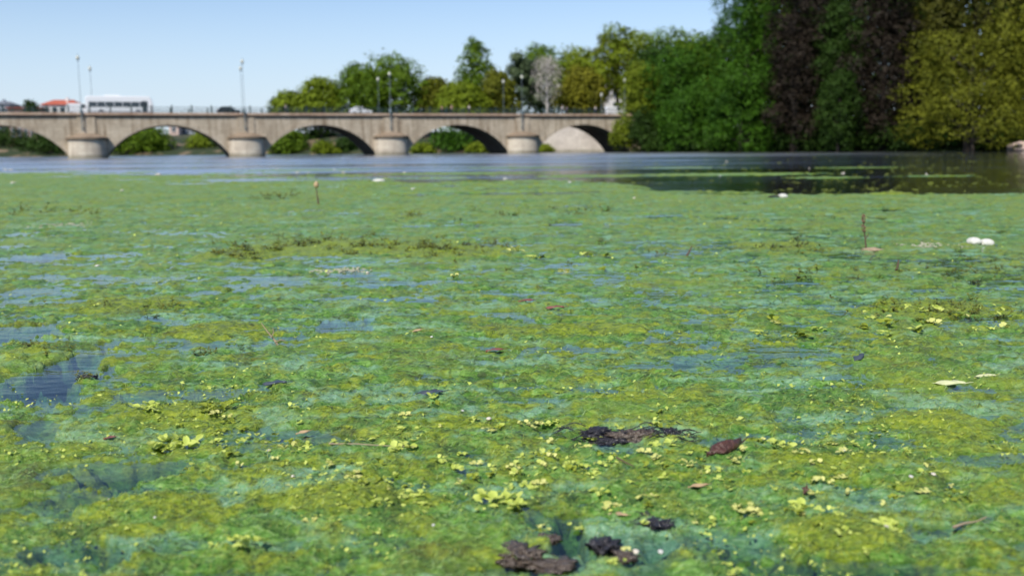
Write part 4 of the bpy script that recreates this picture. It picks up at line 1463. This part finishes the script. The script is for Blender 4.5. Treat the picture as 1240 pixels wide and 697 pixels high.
# quay wall seen through the last arch
qa, qb, qc = bw(3 * SPAN + 10.5, B_W + 17), bw(3 * SPAN + 22, B_W + 5.5), bw(3 * SPAN + 40, B_W + 6)
mb = MB()
vs = []
for p, top in ((bw(3 * SPAN + 9.4, B_W + 19), 6.9), (bw(3 * SPAN + 22, B_W + 9), 7.2), (bw(3 * SPAN + 36, B_W + 3), 7.2)):
    vs += [(p.x, p.y, -1), (p.x + .6, p.y + 1.4, top), (p.x + 2.0, p.y + 3.2, top), (p.x + 2.0, p.y + 3.2, -1)]
fs = []
for i in range(2):
    a, b = i * 4, i * 4 + 4
    fs += [(a, b, b + 1, a + 1), (a + 1, b + 1, b + 2, a + 2), (a + 2, b + 2, b + 3, a + 3)]
fs += [(0, 1, 2, 3), (8, 11, 10, 9)]
tag(mb.add(vs, fs).build('quay_wall', M['quay'], None), 'pale sloping stone quay wall seen through the rightmost arch', 'wall')
o = MB()
p = at(1236, 181, 151)
bm = bmesh.new()
bmesh.ops.create_icosphere(bm, subdivisions=4, radius=1)
for v in bm.verts:
    q = v.co
    v.co = q * (1 + 0.35 * float(pn(q.x * 1.5 + 3, q.y * 1.5 + q.z, 9)))
    v.co = Vector((v.co.x * 1.9, v.co.y * 1.6, v.co.z * 0.95))
me = bpy.data.meshes.new('boulder')
bm.to_mesh(me)
bm.free()
o = link('boulder', me, M['plaster_pink'])
o.location = (p.x, p.y, 0.55)
tag(o, 'pinkish pale boulder on the bank at the right edge', 'rock')


# ------------------------------------------------------------------ houses
def house(name, px0, px1, top_py, Y, label, roof, wall, hip=True, depth=9, floors=2, cols=4, base=3.0, eave_px=None):
    a, b = at(px0, top_py, Y), at(px1, top_py, Y)
    W = (b - a).length
    root = empty(name, ((a.x + b.x) / 2, Y, base), 0.12)
    tag(root, label, 'building')
    ztop = at((px0 + px1) / 2, top_py, Y).z - base
    ze = at((px0 + px1) / 2, eave_px, Y).z - base if eave_px else ztop - 2.4
    MB().box(-W / 2 + .35, W / 2 - .35, 0, depth, 0, ze).build('wall', wall, root)
    ov = 0.35
    if hip:
        rl = W * 0.28 if hip is True else W / 2 + ov - .05
        v = [(-W / 2 - ov, -ov, ze), (W / 2 + ov, -ov, ze), (W / 2 + ov, depth + ov, ze), (-W / 2 - ov, depth + ov, ze), (-rl, depth / 2, ztop), (rl, depth / 2, ztop)]
        rf = MB().add(v, [(0, 1, 5, 4), (1, 2, 5), (2, 3, 4, 5), (3, 0, 4), (3, 2, 1, 0)]).build('roof', roof, root)
        MB().box(W * .12, W * .12 + .7, depth * .3, depth * .3 + .7, ztop - 1.2, ztop + 0.5).build('chimney', wall, rf)
    else:
        rf = MB().box(-W / 2, W / 2, -.35, depth + .35, ze, ztop).build('roof', roof, root)
    fh = ze / floors
    cw = (W - 1.2) / cols
    for f in range(floors):
        for c in range(cols):
            x0 = -W / 2 + .6 + c * cw + cw * .24
            z0 = f * fh + fh * .28
            fr = MB().box(x0 - .08, x0 + cw * .52 + .08, -0.07, .04, z0 - .08, z0 + fh * .5 + .08).build('window', M['white_paint'] if wall is not M['plaster_white'] else M['plaster_grey'], root)
            MB().box(x0, x0 + cw * .24, -0.10, -.02, z0, z0 + fh * .5).box(x0 + cw * .28, x0 + cw * .52, -0.10, -.02, z0, z0 + fh * .5).build('pane', M['glass'], fr)
            MB().box(x0 - .15, x0 + cw * .52 + .15, -0.2, -.071, z0 - .2, z0 - .09).build('sill', wall, fr)
    return root


house('red_roofed_house', 49, 91, 120, 262, 'white house with a red hipped roof beyond the bridge on the left', M['roof_red'], M['plaster_white'], True, 9, 3, 4, 4.0, 127)
house('grey_house', -24, 11, 122, 268, 'grey roofed house at the left edge beyond the bridge', M['roof_grey'], M['plaster_grey'], True, 9, 3, 4, 4.0, 127)
house('brown_shed', 8, 50, 130, 255, 'low brown shed between the grey house and the red roofed house', M['roof_red'], mat_plain('brown_wall', (0.16, .09, .07), .8, .2), False, 5, 2, 5, 4.0, 131)
house('pink_building', 203, 217, 151, 300, 'narrow pink building seen through the second arch', M['roof_grey'], M['plaster_pink'], False, 8, 3, 1, 1.0, 152)
house('grey_building', 217, 238, 154, 306, 'blue-grey building seen through the second arch behind trees', M['roof_grey'], M['plaster_grey'], False, 8, 3, 3, 1.0, 155)
house('apartment_building', 692, 735, 78, 300, 'pale apartment block glimpsed between the trees at the right end of the bridge', M['roof_grey'], M['plaster_tan'], False, 12, 6, 5, 5.0, 80)
house('apartment_building', 738, 775, 92, 292, 'white apartment block glimpsed right of the taller pale block', M['roof_grey'], M['plaster_white'], False, 12, 5, 4, 5.0, 94)


# ------------------------------------------------------------------ trees
def leaf_cloud(lobes, n_spray, leaf, rs, per=6, flat=0.0, droop=0.0):
    """many small bent leaf faces in sprays through the outer volume of each lobe"""
    lob = np.array(lobes)                       # x y z rx ry rz
    area = (lob[:, 3] * lob[:, 4] + lob[:, 3] * lob[:, 5] + lob[:, 4] * lob[:, 5])
    pick = rs.choice(len(lob), n_spray, p=area / area.sum())
    d = rs.normal(size=(n_spray, 3))
    d[:, 2] += 0.25
    d /= np.linalg.norm(d, axis=1)[:, None]
    L = lob[pick]
    lump = 1 + 0.22 * np.sin(d[:, 0] * 7 + L[:, 0] * 3) * np.sin(d[:, 1] * 6 + L[:, 2] * 2) + 0.10 * rs.normal(size=n_spray)
    rr_ = (rs.uniform(0.60, 1.0, n_spray) ** 0.35) * lump
    c = L[:, :3] + d * L[:, 3:6] * rr_[:, None]
    c = np.repeat(c, per, 0)
    dn = np.repeat(d, per, 0)
    n = len(c)
    c = c + rs.normal(size=(n, 3)) * leaf * np.array([1.3, 1.3, 0.9 + droop])
    nrm = dn * 1.0 + np.array([0, 0, 0.45]) + rs.normal(size=(n, 3)) * 0.42
    nrm /= np.linalg.norm(nrm, axis=1)[:, None]
    tv = rs.normal(size=(n, 3))
    tv[:, 2] *= (1 - flat)
    tv[:, 2] -= droop
    tv -= nrm * (tv * nrm).sum(1)[:, None]
    tv /= np.linalg.norm(tv, axis=1)[:, None]
    bv = np.cross(nrm, tv)
    s = leaf * rs.uniform(0.6, 1.35, n)[:, None]
    V = np.stack([c - tv * s, c + bv * s * 0.55 - nrm * s * .12, c + tv * s, c - bv * s * 0.55 - nrm * s * .12], 1)
    lob_t = rs.uniform(0, 1, len(lob))
    tint = 0.72 * np.repeat(lob_t[pick], per) + 0.28 * rs.random(n)
    return V.reshape(-1, 3), np.arange(n * 4).reshape(-1, 4), np.repeat(tint, 4)


def tree(name, label, px, top_py, w_px, Y, fol, style='round', base_z=None, crown_low=0.25, n=900, leaf=0.33, seed=0, bark='bark', cat='tree', group=None, depth=None, x_off=0.0):
    rs = np.random.default_rng(1000 + seed)
    pt = at(px, top_py, Y)
    if base_z is None:
        base_z = 2.0
    H = pt.z - base_z
    Wd = w_px * Y / FPX
    dp = depth or Wd
    root = empty(name, (pt.x, Y, base_z))
    tag(root, label, cat, group)
    zc0 = H * crown_low
    hc = H - zc0
    lobes, tips = [], []
    if style == 'round':
        nl = 26
        for i in range(nl):
            f = (i + 0.5) / nl
            ph = i * 2.39996 + rs.uniform(-.3, .3)
            cz = zc0 + hc * (0.10 + 0.78 * f)
            prof = math.sin(math.pi * min(1, 0.16 + 0.80 * f)) ** 0.6
            rad = prof * rs.uniform(0.50, 0.80)
            rl = Wd * rs.uniform(0.13, 0.21)
            lobes.append((math.cos(ph) * rad * Wd * .42, math.sin(ph) * rad * dp * .42, cz, rl, rl * dp / Wd, min(rl * rs.uniform(.7, 1.0), hc * .22)))
        lobes.append((0, 0, zc0 + hc * .86, Wd * .2, dp * .2, hc * .15))
        lobes.append((0, 0, zc0 + hc * .5, Wd * .3, dp * .3, hc * .33))
    elif style == 'cone':
        nl = 34
        for i in range(nl):
            f = (i + .5) / nl
            ph = i * 2.39996
            rad = (1 - f) ** 0.75 * 0.62 + 0.03
            rl = Wd * (0.10 + 0.12 * (1 - f))
            lobes.append((math.cos(ph) * rad * Wd * .5, math.sin(ph) * rad * dp * .5, zc0 + hc * (f * .97), rl, rl, rl * .75))
        lobes.append((0, 0, zc0 + hc * .3, Wd * .24, dp * .24, hc * .3))
    elif style == 'drape':                      # tall tree with sprays hanging to the water
        nl = 30
        for i in range(nl):
            f = (i + .5) / nl
            ph = i * 2.39996 + rs.uniform(-.35, .35)
            prof = (0.80 + 0.20 * math.sin(f * 8 + seed)) * (1 - 0.25 * f)
            rl = Wd * rs.uniform(0.15, 0.25)
            rad = prof * rs.uniform(.7, 1.05)
            lobes.append((math.cos(ph) * rad * Wd * .38, math.sin(ph) * rad * dp * .38, zc0 + hc * (.03 + .94 * f), rl, rl, rl * rs.uniform(.55, .85)))
        lobes.append((0, 0, zc0 + hc * .4, Wd * .26, dp * .26, hc * .42))
    elif style == 'bough':                      # layered leafy boughs with dark gaps between
        nl = 24
        for i in range(nl):
            f = (i + .5) / nl
            ph = i * 2.39996 + rs.uniform(-.35, .35)
            rl = Wd * rs.uniform(0.13, 0.20)
            rad = rs.uniform(.75, 1.1) * (1 - 0.3 * f)
            lobes.append((math.cos(ph) * rad * Wd * .42, math.sin(ph) * rad * dp * .42, zc0 + hc * (.08 + .9 * f), rl, rl, rl * rs.uniform(.38, .6)))
    elif style == 'airy':                       # separate leafy heads with sky between
        nl = 13
        for i in range(nl):
            ph = i * 2.39996 + rs.uniform(-.4, .4)
            f = (i + .5) / nl
            rad = rs.uniform(.5, .95) * (1 - .35 * f)
            rl = Wd * rs.uniform(0.12, 0.18)
            lobes.append((math.cos(ph) * rad * Wd * .4, math.sin(ph) * rad * dp * .4, zc0 + hc * (.08 + .85 * f), rl, rl, rl * .7))
    elif style == 'shrub':
        nl = 16
        for i in range(nl):
            ph = i * 2.39996
            f = (i + .5) / nl
            rl = Wd * rs.uniform(.14, .22)
            rad = rs.uniform(.6, 1.0) * (1 - .6 * f)
            lobes.append((math.cos(ph) * rad * Wd * .4, math.sin(ph) * rad * dp * .4, H * (.12 + .72 * f), rl, rl, min(rl, H * .25)))
        lobes.append((0, 0, H * .4, Wd * .28, dp * .28, H * .35))
    V, F, T = leaf_cloud(lobes, n, leaf, rs, flat=.3, droop=(.35 if style == 'drape' else 0.0))
    link('crown', np_mesh('crown', V, F, {'tint': T}), M[fol], root)
    tr = max(0.12, H * 0.016 + Wd * 0.008)
    mb = MB()
    hh = H * (0.9 if style != 'shrub' else .6)
    lean = rs.uniform(-.02, .02) * H
    pts = [(lean * (k / 6) + rs.uniform(-.1, .1) * (k > 0), 0, -1.0 + (hh + 1.0) * k / 6) for k in range(7)]
    mb.tube(pts, [tr * (1.25 - 1.1 * k / 6) for k in range(7)], 8)
    mb.build('trunk', M[bark], root, True)
    lm = MB()
    for l in lobes[::2]:
        z0 = max(H * .12, l[2] - math.hypot(l[0], l[1]) * .8)
        lm.tube([(lean * z0 / max(hh, .1), 0, z0), (l[0] * .5, l[1] * .5, (z0 + l[2]) * .5 + .3), (l[0] * .95, l[1] * .95, l[2])], [tr * .42, tr * .26, tr * .08], 5)
    lm.build('limb', M[bark], root, True)
    return root


GB = 'trees beyond the bridge'
GR = 'trees on the right bank'
# beyond the bridge
T = [
    ('broadleaf_tree', 'leftmost low mid-green tree of the row above the bridge', 352, 110, 46, 262, 'f_mid', 'round'),
    ('broadleaf_tree', 'rounded mid-green tree left of the big dark domed tree', 388, 93, 60, 258, 'f_mid', 'round'),
    ('broadleaf_tree', 'big dark-green domed tree behind the white car, left half of the dome', 438, 75, 64, 256, 'f_green', 'round'),
    ('broadleaf_tree', 'big dark-green domed tree behind the pale lamp globes, right half of the dome', 476, 67, 74, 252, 'f_green', 'round'),
    ('broadleaf_tree', 'small olive tree between the dark dome and the tall pointed tree', 527, 92, 44, 254, 'f_olive', 'round'),
    ('pointed_tree', 'tall pointed dark tree standing above its neighbours behind the bridge', 575, 44, 62, 258, 'f_green', 'cone'),
    ('broadleaf_tree', 'low mid-green tree at the foot of the tall pointed tree', 560, 100, 62, 246, 'f_mid', 'round'),
    ('broadleaf_tree', 'small green tree right of the tall pointed tree', 603, 84, 40, 250, 'f_olive', 'round'),
    ('bluish_tree', 'bluish-green slender tree left of the silver bare tree', 632, 62, 44, 256, 'f_blue', 'airy'),
    ('broadleaf_tree', 'dark tree rising behind the silver bare tree', 655, 50, 62, 268, 'f_green', 'round'),
    ('broadleaf_tree', 'dark olive tree between the silver bare tree and the tallest dome', 700, 54, 66, 266, 'f_mid', 'round'),
    ('golden_tree', 'golden-olive leafed tree right of the silver bare tree', 704, 80, 52, 246, 'f_gold', 'round'),
    ('tall_tree', 'tallest domed tree behind the bridge end with sky holes low in its crown', 762, 31, 88, 262, 'f_mid', 'airy'),
    ('broadleaf_tree', 'olive tree filling the middle of the tallest dome', 748, 38, 66, 270, 'f_olive', 'airy'),
    ('broadleaf_tree', 'dark tree behind the bridge end left of the right bank mass', 812, 33, 80, 252, 'f_green', 'round'),
]
for i, (nm, lab, px, top, w, Y, fol, st) in enumerate(T):
    low = {'round': .22, 'cone': .15, 'airy': .42}[st]
    if px in (762, 748):
        low = .38
    tree(nm, lab, px, top + 3, w * 1.32, Y, fol, st, base_z=5.0, crown_low=low * .8, n=1700 if st != 'airy' else 1300, leaf=.36, seed=i, group=GB)
# silver bare tree
rs = np.random.default_rng(77)
pt = at(662, 64, 236)
root = empty('silver_tree', (pt.x, 236, 5.0))
tag(root, 'pale silver almost leafless tree standing behind the bridge rail', 'tree')
H = pt.z - 5
mb = MB()
mb.tube([(0, 0, -1), (0.1, 0, H * .35), (-.1, 0, H * .65), (0, 0, H * .97)], [.38, .3, .2, .05], 8)
mb.build('trunk', M['bark_pale'], root, True)
lm = MB()
lob = []
for i in range(26):
    f = (i + 1) / 27
    ph = i * 2.39996
    z0 = H * (.28 + .55 * f)
    rch = (math.sin(math.pi * min(1, .22 + .72 * f)) ** .8) * 3.4
    e = (math.cos(ph) * rch, math.sin(ph) * rch, z0 + rch * 1.0 + .3)
    lm.tube([(0, 0, z0), (e[0] * .5, e[1] * .5, z0 + rch * .62), e], [.10, .06, .02], 5)
    for q in range(3):
        s = rs.uniform(.4, .95)
        b = (e[0] * s, e[1] * s, z0 + (e[2] - z0) * s)
        lm.tube([b, (b[0] + rs.normal() * .6, b[1] + rs.normal() * .6, b[2] + rs.uniform(.3, 1.2))], [.035, .012], 4)
    lob.append((e[0] * .75, e[1] * .75, min(e[2], H * .95) - .3, 1.5, 1.5, 1.9))
lm.build('limb', M['bark_pale'], root, True)
V, F, TT = leaf_cloud(lob, 850, .12, rs)
link('crown', np_mesh('crown', V, F, {'tint': TT}), M['f_silver'], root)

# vegetation under the arches
U = [
    ('shore_tree', 'dark leafy tree under the leftmost arch', 20, 154, 70, 258, 'f_dark', 'round'),
    ('shore_tree', 'dark tree at the right side of the leftmost arch opening', 62, 160, 60, 254, 'f_dark', 'round'),
    ('shore_tree', 'dark tree beyond the left edge of the leftmost arch', -30, 150, 70, 262, 'f_dark', 'round'),
    ('shore_tree', 'rounded green tree filling the left of the second arch', 156, 157, 52, 256, 'f_green', 'round'),
    ('shore_tree', 'rounded green tree in the middle of the second arch', 184, 155, 40, 258, 'f_green', 'round'),
    ('shore_tree', 'rounded green tree right of the pink building in the second arch', 252, 161, 44, 262, 'f_mid', 'round'),
    ('shore_tree', 'dark tree hidden partly by the second cutwater', 285, 158, 50, 262, 'f_dark', 'round'),
    ('shore_tree', 'green tree at the left of the third arch', 348, 158, 40, 244, 'f_green', 'round'),
    ('shore_bush', 'low green bush in the middle of the third arch', 392, 171, 30, 236, 'f_mid', 'shrub'),
    ('shore_bush', 'small bush on the tan bank right in the third arch', 418, 168, 26, 240, 'f_dark', 'shrub'),
    ('shore_tree', 'dark tree at the back of the third arch', 385, 152, 60, 262, 'f_dark', 'round'),
    ('shore_bush', 'large bright green bush in the fourth arch', 546, 153, 62, 240, 'f_deep', 'shrub'),
    ('shore_bush', 'low green bush at the water in the left of the fourth arch', 512, 174, 26, 232, 'f_mid', 'shrub'),
    ('shore_bush', 'low green bush at the water in the right of the fourth arch', 580, 172, 34, 230, 'f_mid', 'shrub'),
    ('shore_bush', 'dark green bush left of the pale quay wall in the last arch', 668, 152, 34, 244, 'f_deep', 'shrub'),
    ('shore_bush', 'yellow-green bush low in the last arch by the pier', 654, 175, 30, 232, 'f_lime', 'shrub'),
]
for i, (nm, lab, px, top, w, Y, fol, st) in enumerate(U):
    tree(nm, lab, px, top + 1, w * (1.35 if st == 'round' else 1.15), Y, fol, st, base_z=0.1, crown_low=.0, n=1000 if st == 'round' else 560, leaf=.30, seed=100 + i, group='trees and bushes seen under the arches')
tree('small_tree', 'small dark rounded tree left of the red roofed house', 37, 121, 24, 252, 'f_dark', 'round', base_z=4.0, crown_low=.4, n=350, leaf=.28, seed=150)

# right bank, from the bridge end to the right edge of the view
RB = [
    ('bank_shrub', 'yellow-green shrub hiding the right end of the bridge', 757, 143, 40, 204, 'f_lime', 'shrub', .5, 500, .26),
    ('bank_shrub', 'dark bluish shrub right of the yellow-green shrub at the bridge end', 778, 128, 46, 201, 'f_dark', 'shrub', .3, 600, .26),
    ('bank_tree', 'yellow-green tree beside the bridge end, in front of the dark mass', 778, 74, 62, 212, 'f_lime', 'round', 2, 1100, .30),
    ('bank_tree', 'dark green spreading tree leaning to the water right of the bridge end', 822, 62, 92, 206, 'f_deep', 'drape', 1, 1800, .30),
    ('bank_tree', 'rounded dark green tree with its top against the sky left of the tallest green tree', 846, 40, 70, 212, 'f_green', 'round', 2, 1400, .30),
    ('bank_tree', 'low overhanging green tree at the water below the rounded dark tree', 838, 108, 80, 193, 'f_deep', 'drape', .2, 1300, .27),
    ('bank_tree', 'tall bright-green tree against the sky, left of the first purple tree', 908, -30, 104, 186, 'f_deep', 'drape', 1, 2600, .29),
    ('bank_tree', 'lower green tree in front of the tall bright-green one', 898, 84, 86, 179, 'f_deep', 'drape', .2, 1500, .26),
    ('bank_tree', 'green tree with upper crown filling behind the tall bright-green one', 940, -40, 90, 200, 'f_green', 'round', 2, 1500, .32),
    ('copper_beech', 'dark purple copper beech left of the ivy-green tree', 968, -40, 84, 175, 'f_copper', 'drape', .5, 2800, .26),
    ('ivy_tree', 'narrow green conifer between the two purple trees', 1020, 5, 62, 171, 'f_dark', 'drape', .3, 1700, .26),
    ('ivy_tree', 'bright green hanging tree low between the two purple trees', 1018, 88, 50, 165, 'f_dark', 'drape', .2, 900, .23),
    ('copper_beech', 'dark purple copper beech right of the ivy-green tree', 1076, -50, 92, 168, 'f_copper', 'drape', .5, 3000, .26),
    ('olive_tree', 'large olive-yellow tree overhanging the water at the right edge', 1178, 40, 150, 155, 'f_olive', 'bough', .6, 2000, .24),
    ('olive_tree', 'low olive-green tree whose foliage hangs to the water before the large olive-yellow tree', 1182, 104, 118, 150, 'f_olive', 'bough', .1, 900, .22),
    ('olive_tree', 'tall dark olive tree rising out of view behind the large olive-yellow tree', 1190, -70, 160, 168, 'f_olive_shade', 'round', 2, 2400, .32),
    ('olive_tree', 'olive tree cut by the right edge of the view', 1265, -30, 120, 156, 'f_olive', 'drape', 1, 1800, .30),
    ('dark_tree', 'dark green tree in the shade behind the second purple tree', 1125, -60, 90, 178, 'f_dark', 'round', 2, 1500, .34),
    ('dark_tree', 'dark green tree in the shade behind the first purple tree', 1000, -60, 100, 190, 'f_dark', 'round', 2, 1500, .36),
    ('dark_tree', 'dark green tree standing back behind the tall bright-green tree', 880, 20, 60, 214, 'f_dark', 'round', 2, 900, .34),
]
for i, (nm, lab, px, top, w, Y, fol, st, bz, n, lf) in enumerate(RB):
    tree(nm, lab, px, top, w * (1.14 if st in ('drape', 'round', 'bough') else 1.0), Y, fol, st, base_z=bz, crown_low=(.02 if st in ('drape', 'shrub', 'bough') else .2), n=int(n * 1.7), leaf=lf * .78, seed=200 + i, group=GR)
BB = [(800, 40, 165, 'left of the first overhanging tree'), (838, 46, 160, 'under the low overhanging green tree'), (878, 50, 158, 'left of the tall bright-green tree'), (925, 50, 154, 'under the tall bright-green tree'),
      (966, 56, 146, 'at the foot of the left copper beech'), (1000, 40, 152, 'left of the hanging ivy tree'), (1048, 50, 146, 'between the ivy tree and the right copper beech'), (1080, 56, 146, 'at the foot of the right copper beech'),
      (1122, 62, 142, 'at the left foot of the olive tree'), (1176, 66, 142, 'under the middle of the olive tree'), (1222, 60, 146, 'beside the boulder at the right edge')]
for i, (px, w, top, where) in enumerate(BB):
    Y = float(np.interp(px, [757, 870, 1000, 1120, 1250], [207, 188, 174, 165, 154])) - 1.0
    tree('bank_bush', 'dark low bush ' + where, px, top, w * 1.25, Y, 'f_dark', 'shrub', base_z=.2, n=620, leaf=.27, seed=300 + i, cat='bush', group='dark low bushes along the right bank')
DK = [(790, 60, 70, 236, 'behind the yellow-green tree at the bridge end'), (850, 52, 90, 232, 'behind the rounded dark green tree'), (925, -40, 100, 222, 'far behind the tall bright-green tree'), (975, -60, 100, 210, 'far behind the left copper beech'),
      (1022, -60, 100, 204, 'far behind the narrow ivy tree'), (1060, -60, 100, 200, 'far behind the gap left of the right copper beech'), (1105, -60, 100, 196, 'far behind the gap right of the right copper beech'), (1150, -60, 110, 192, 'far behind the left of the olive tree'),
      (1210, -60, 120, 188, 'far behind the middle of the olive tree'), (1275, -60, 130, 184, 'far behind the right of the olive tree')]
for i, (px, top, w, Y, where) in enumerate(DK):
    tree('dark_tree', 'dark green tree ' + where, px, top, w, Y, 'f_dark', 'drape', base_z=2.0, crown_low=.0, n=1300, leaf=.50, seed=400 + i, group='dark trees deep in the right bank wood')
for i, px in enumerate((1320, 1390, 1460)):
    tree('bank_tree', 'green bank tree beyond the right edge of the view, ' + ('nearest the frame', 'second from the frame', 'farthest out')[i], px, -40, 130, 150 - i * 6, 'f_green', 'drape', base_z=1, crown_low=.03, n=1200, leaf=.4, seed=330 + i, group=GR)
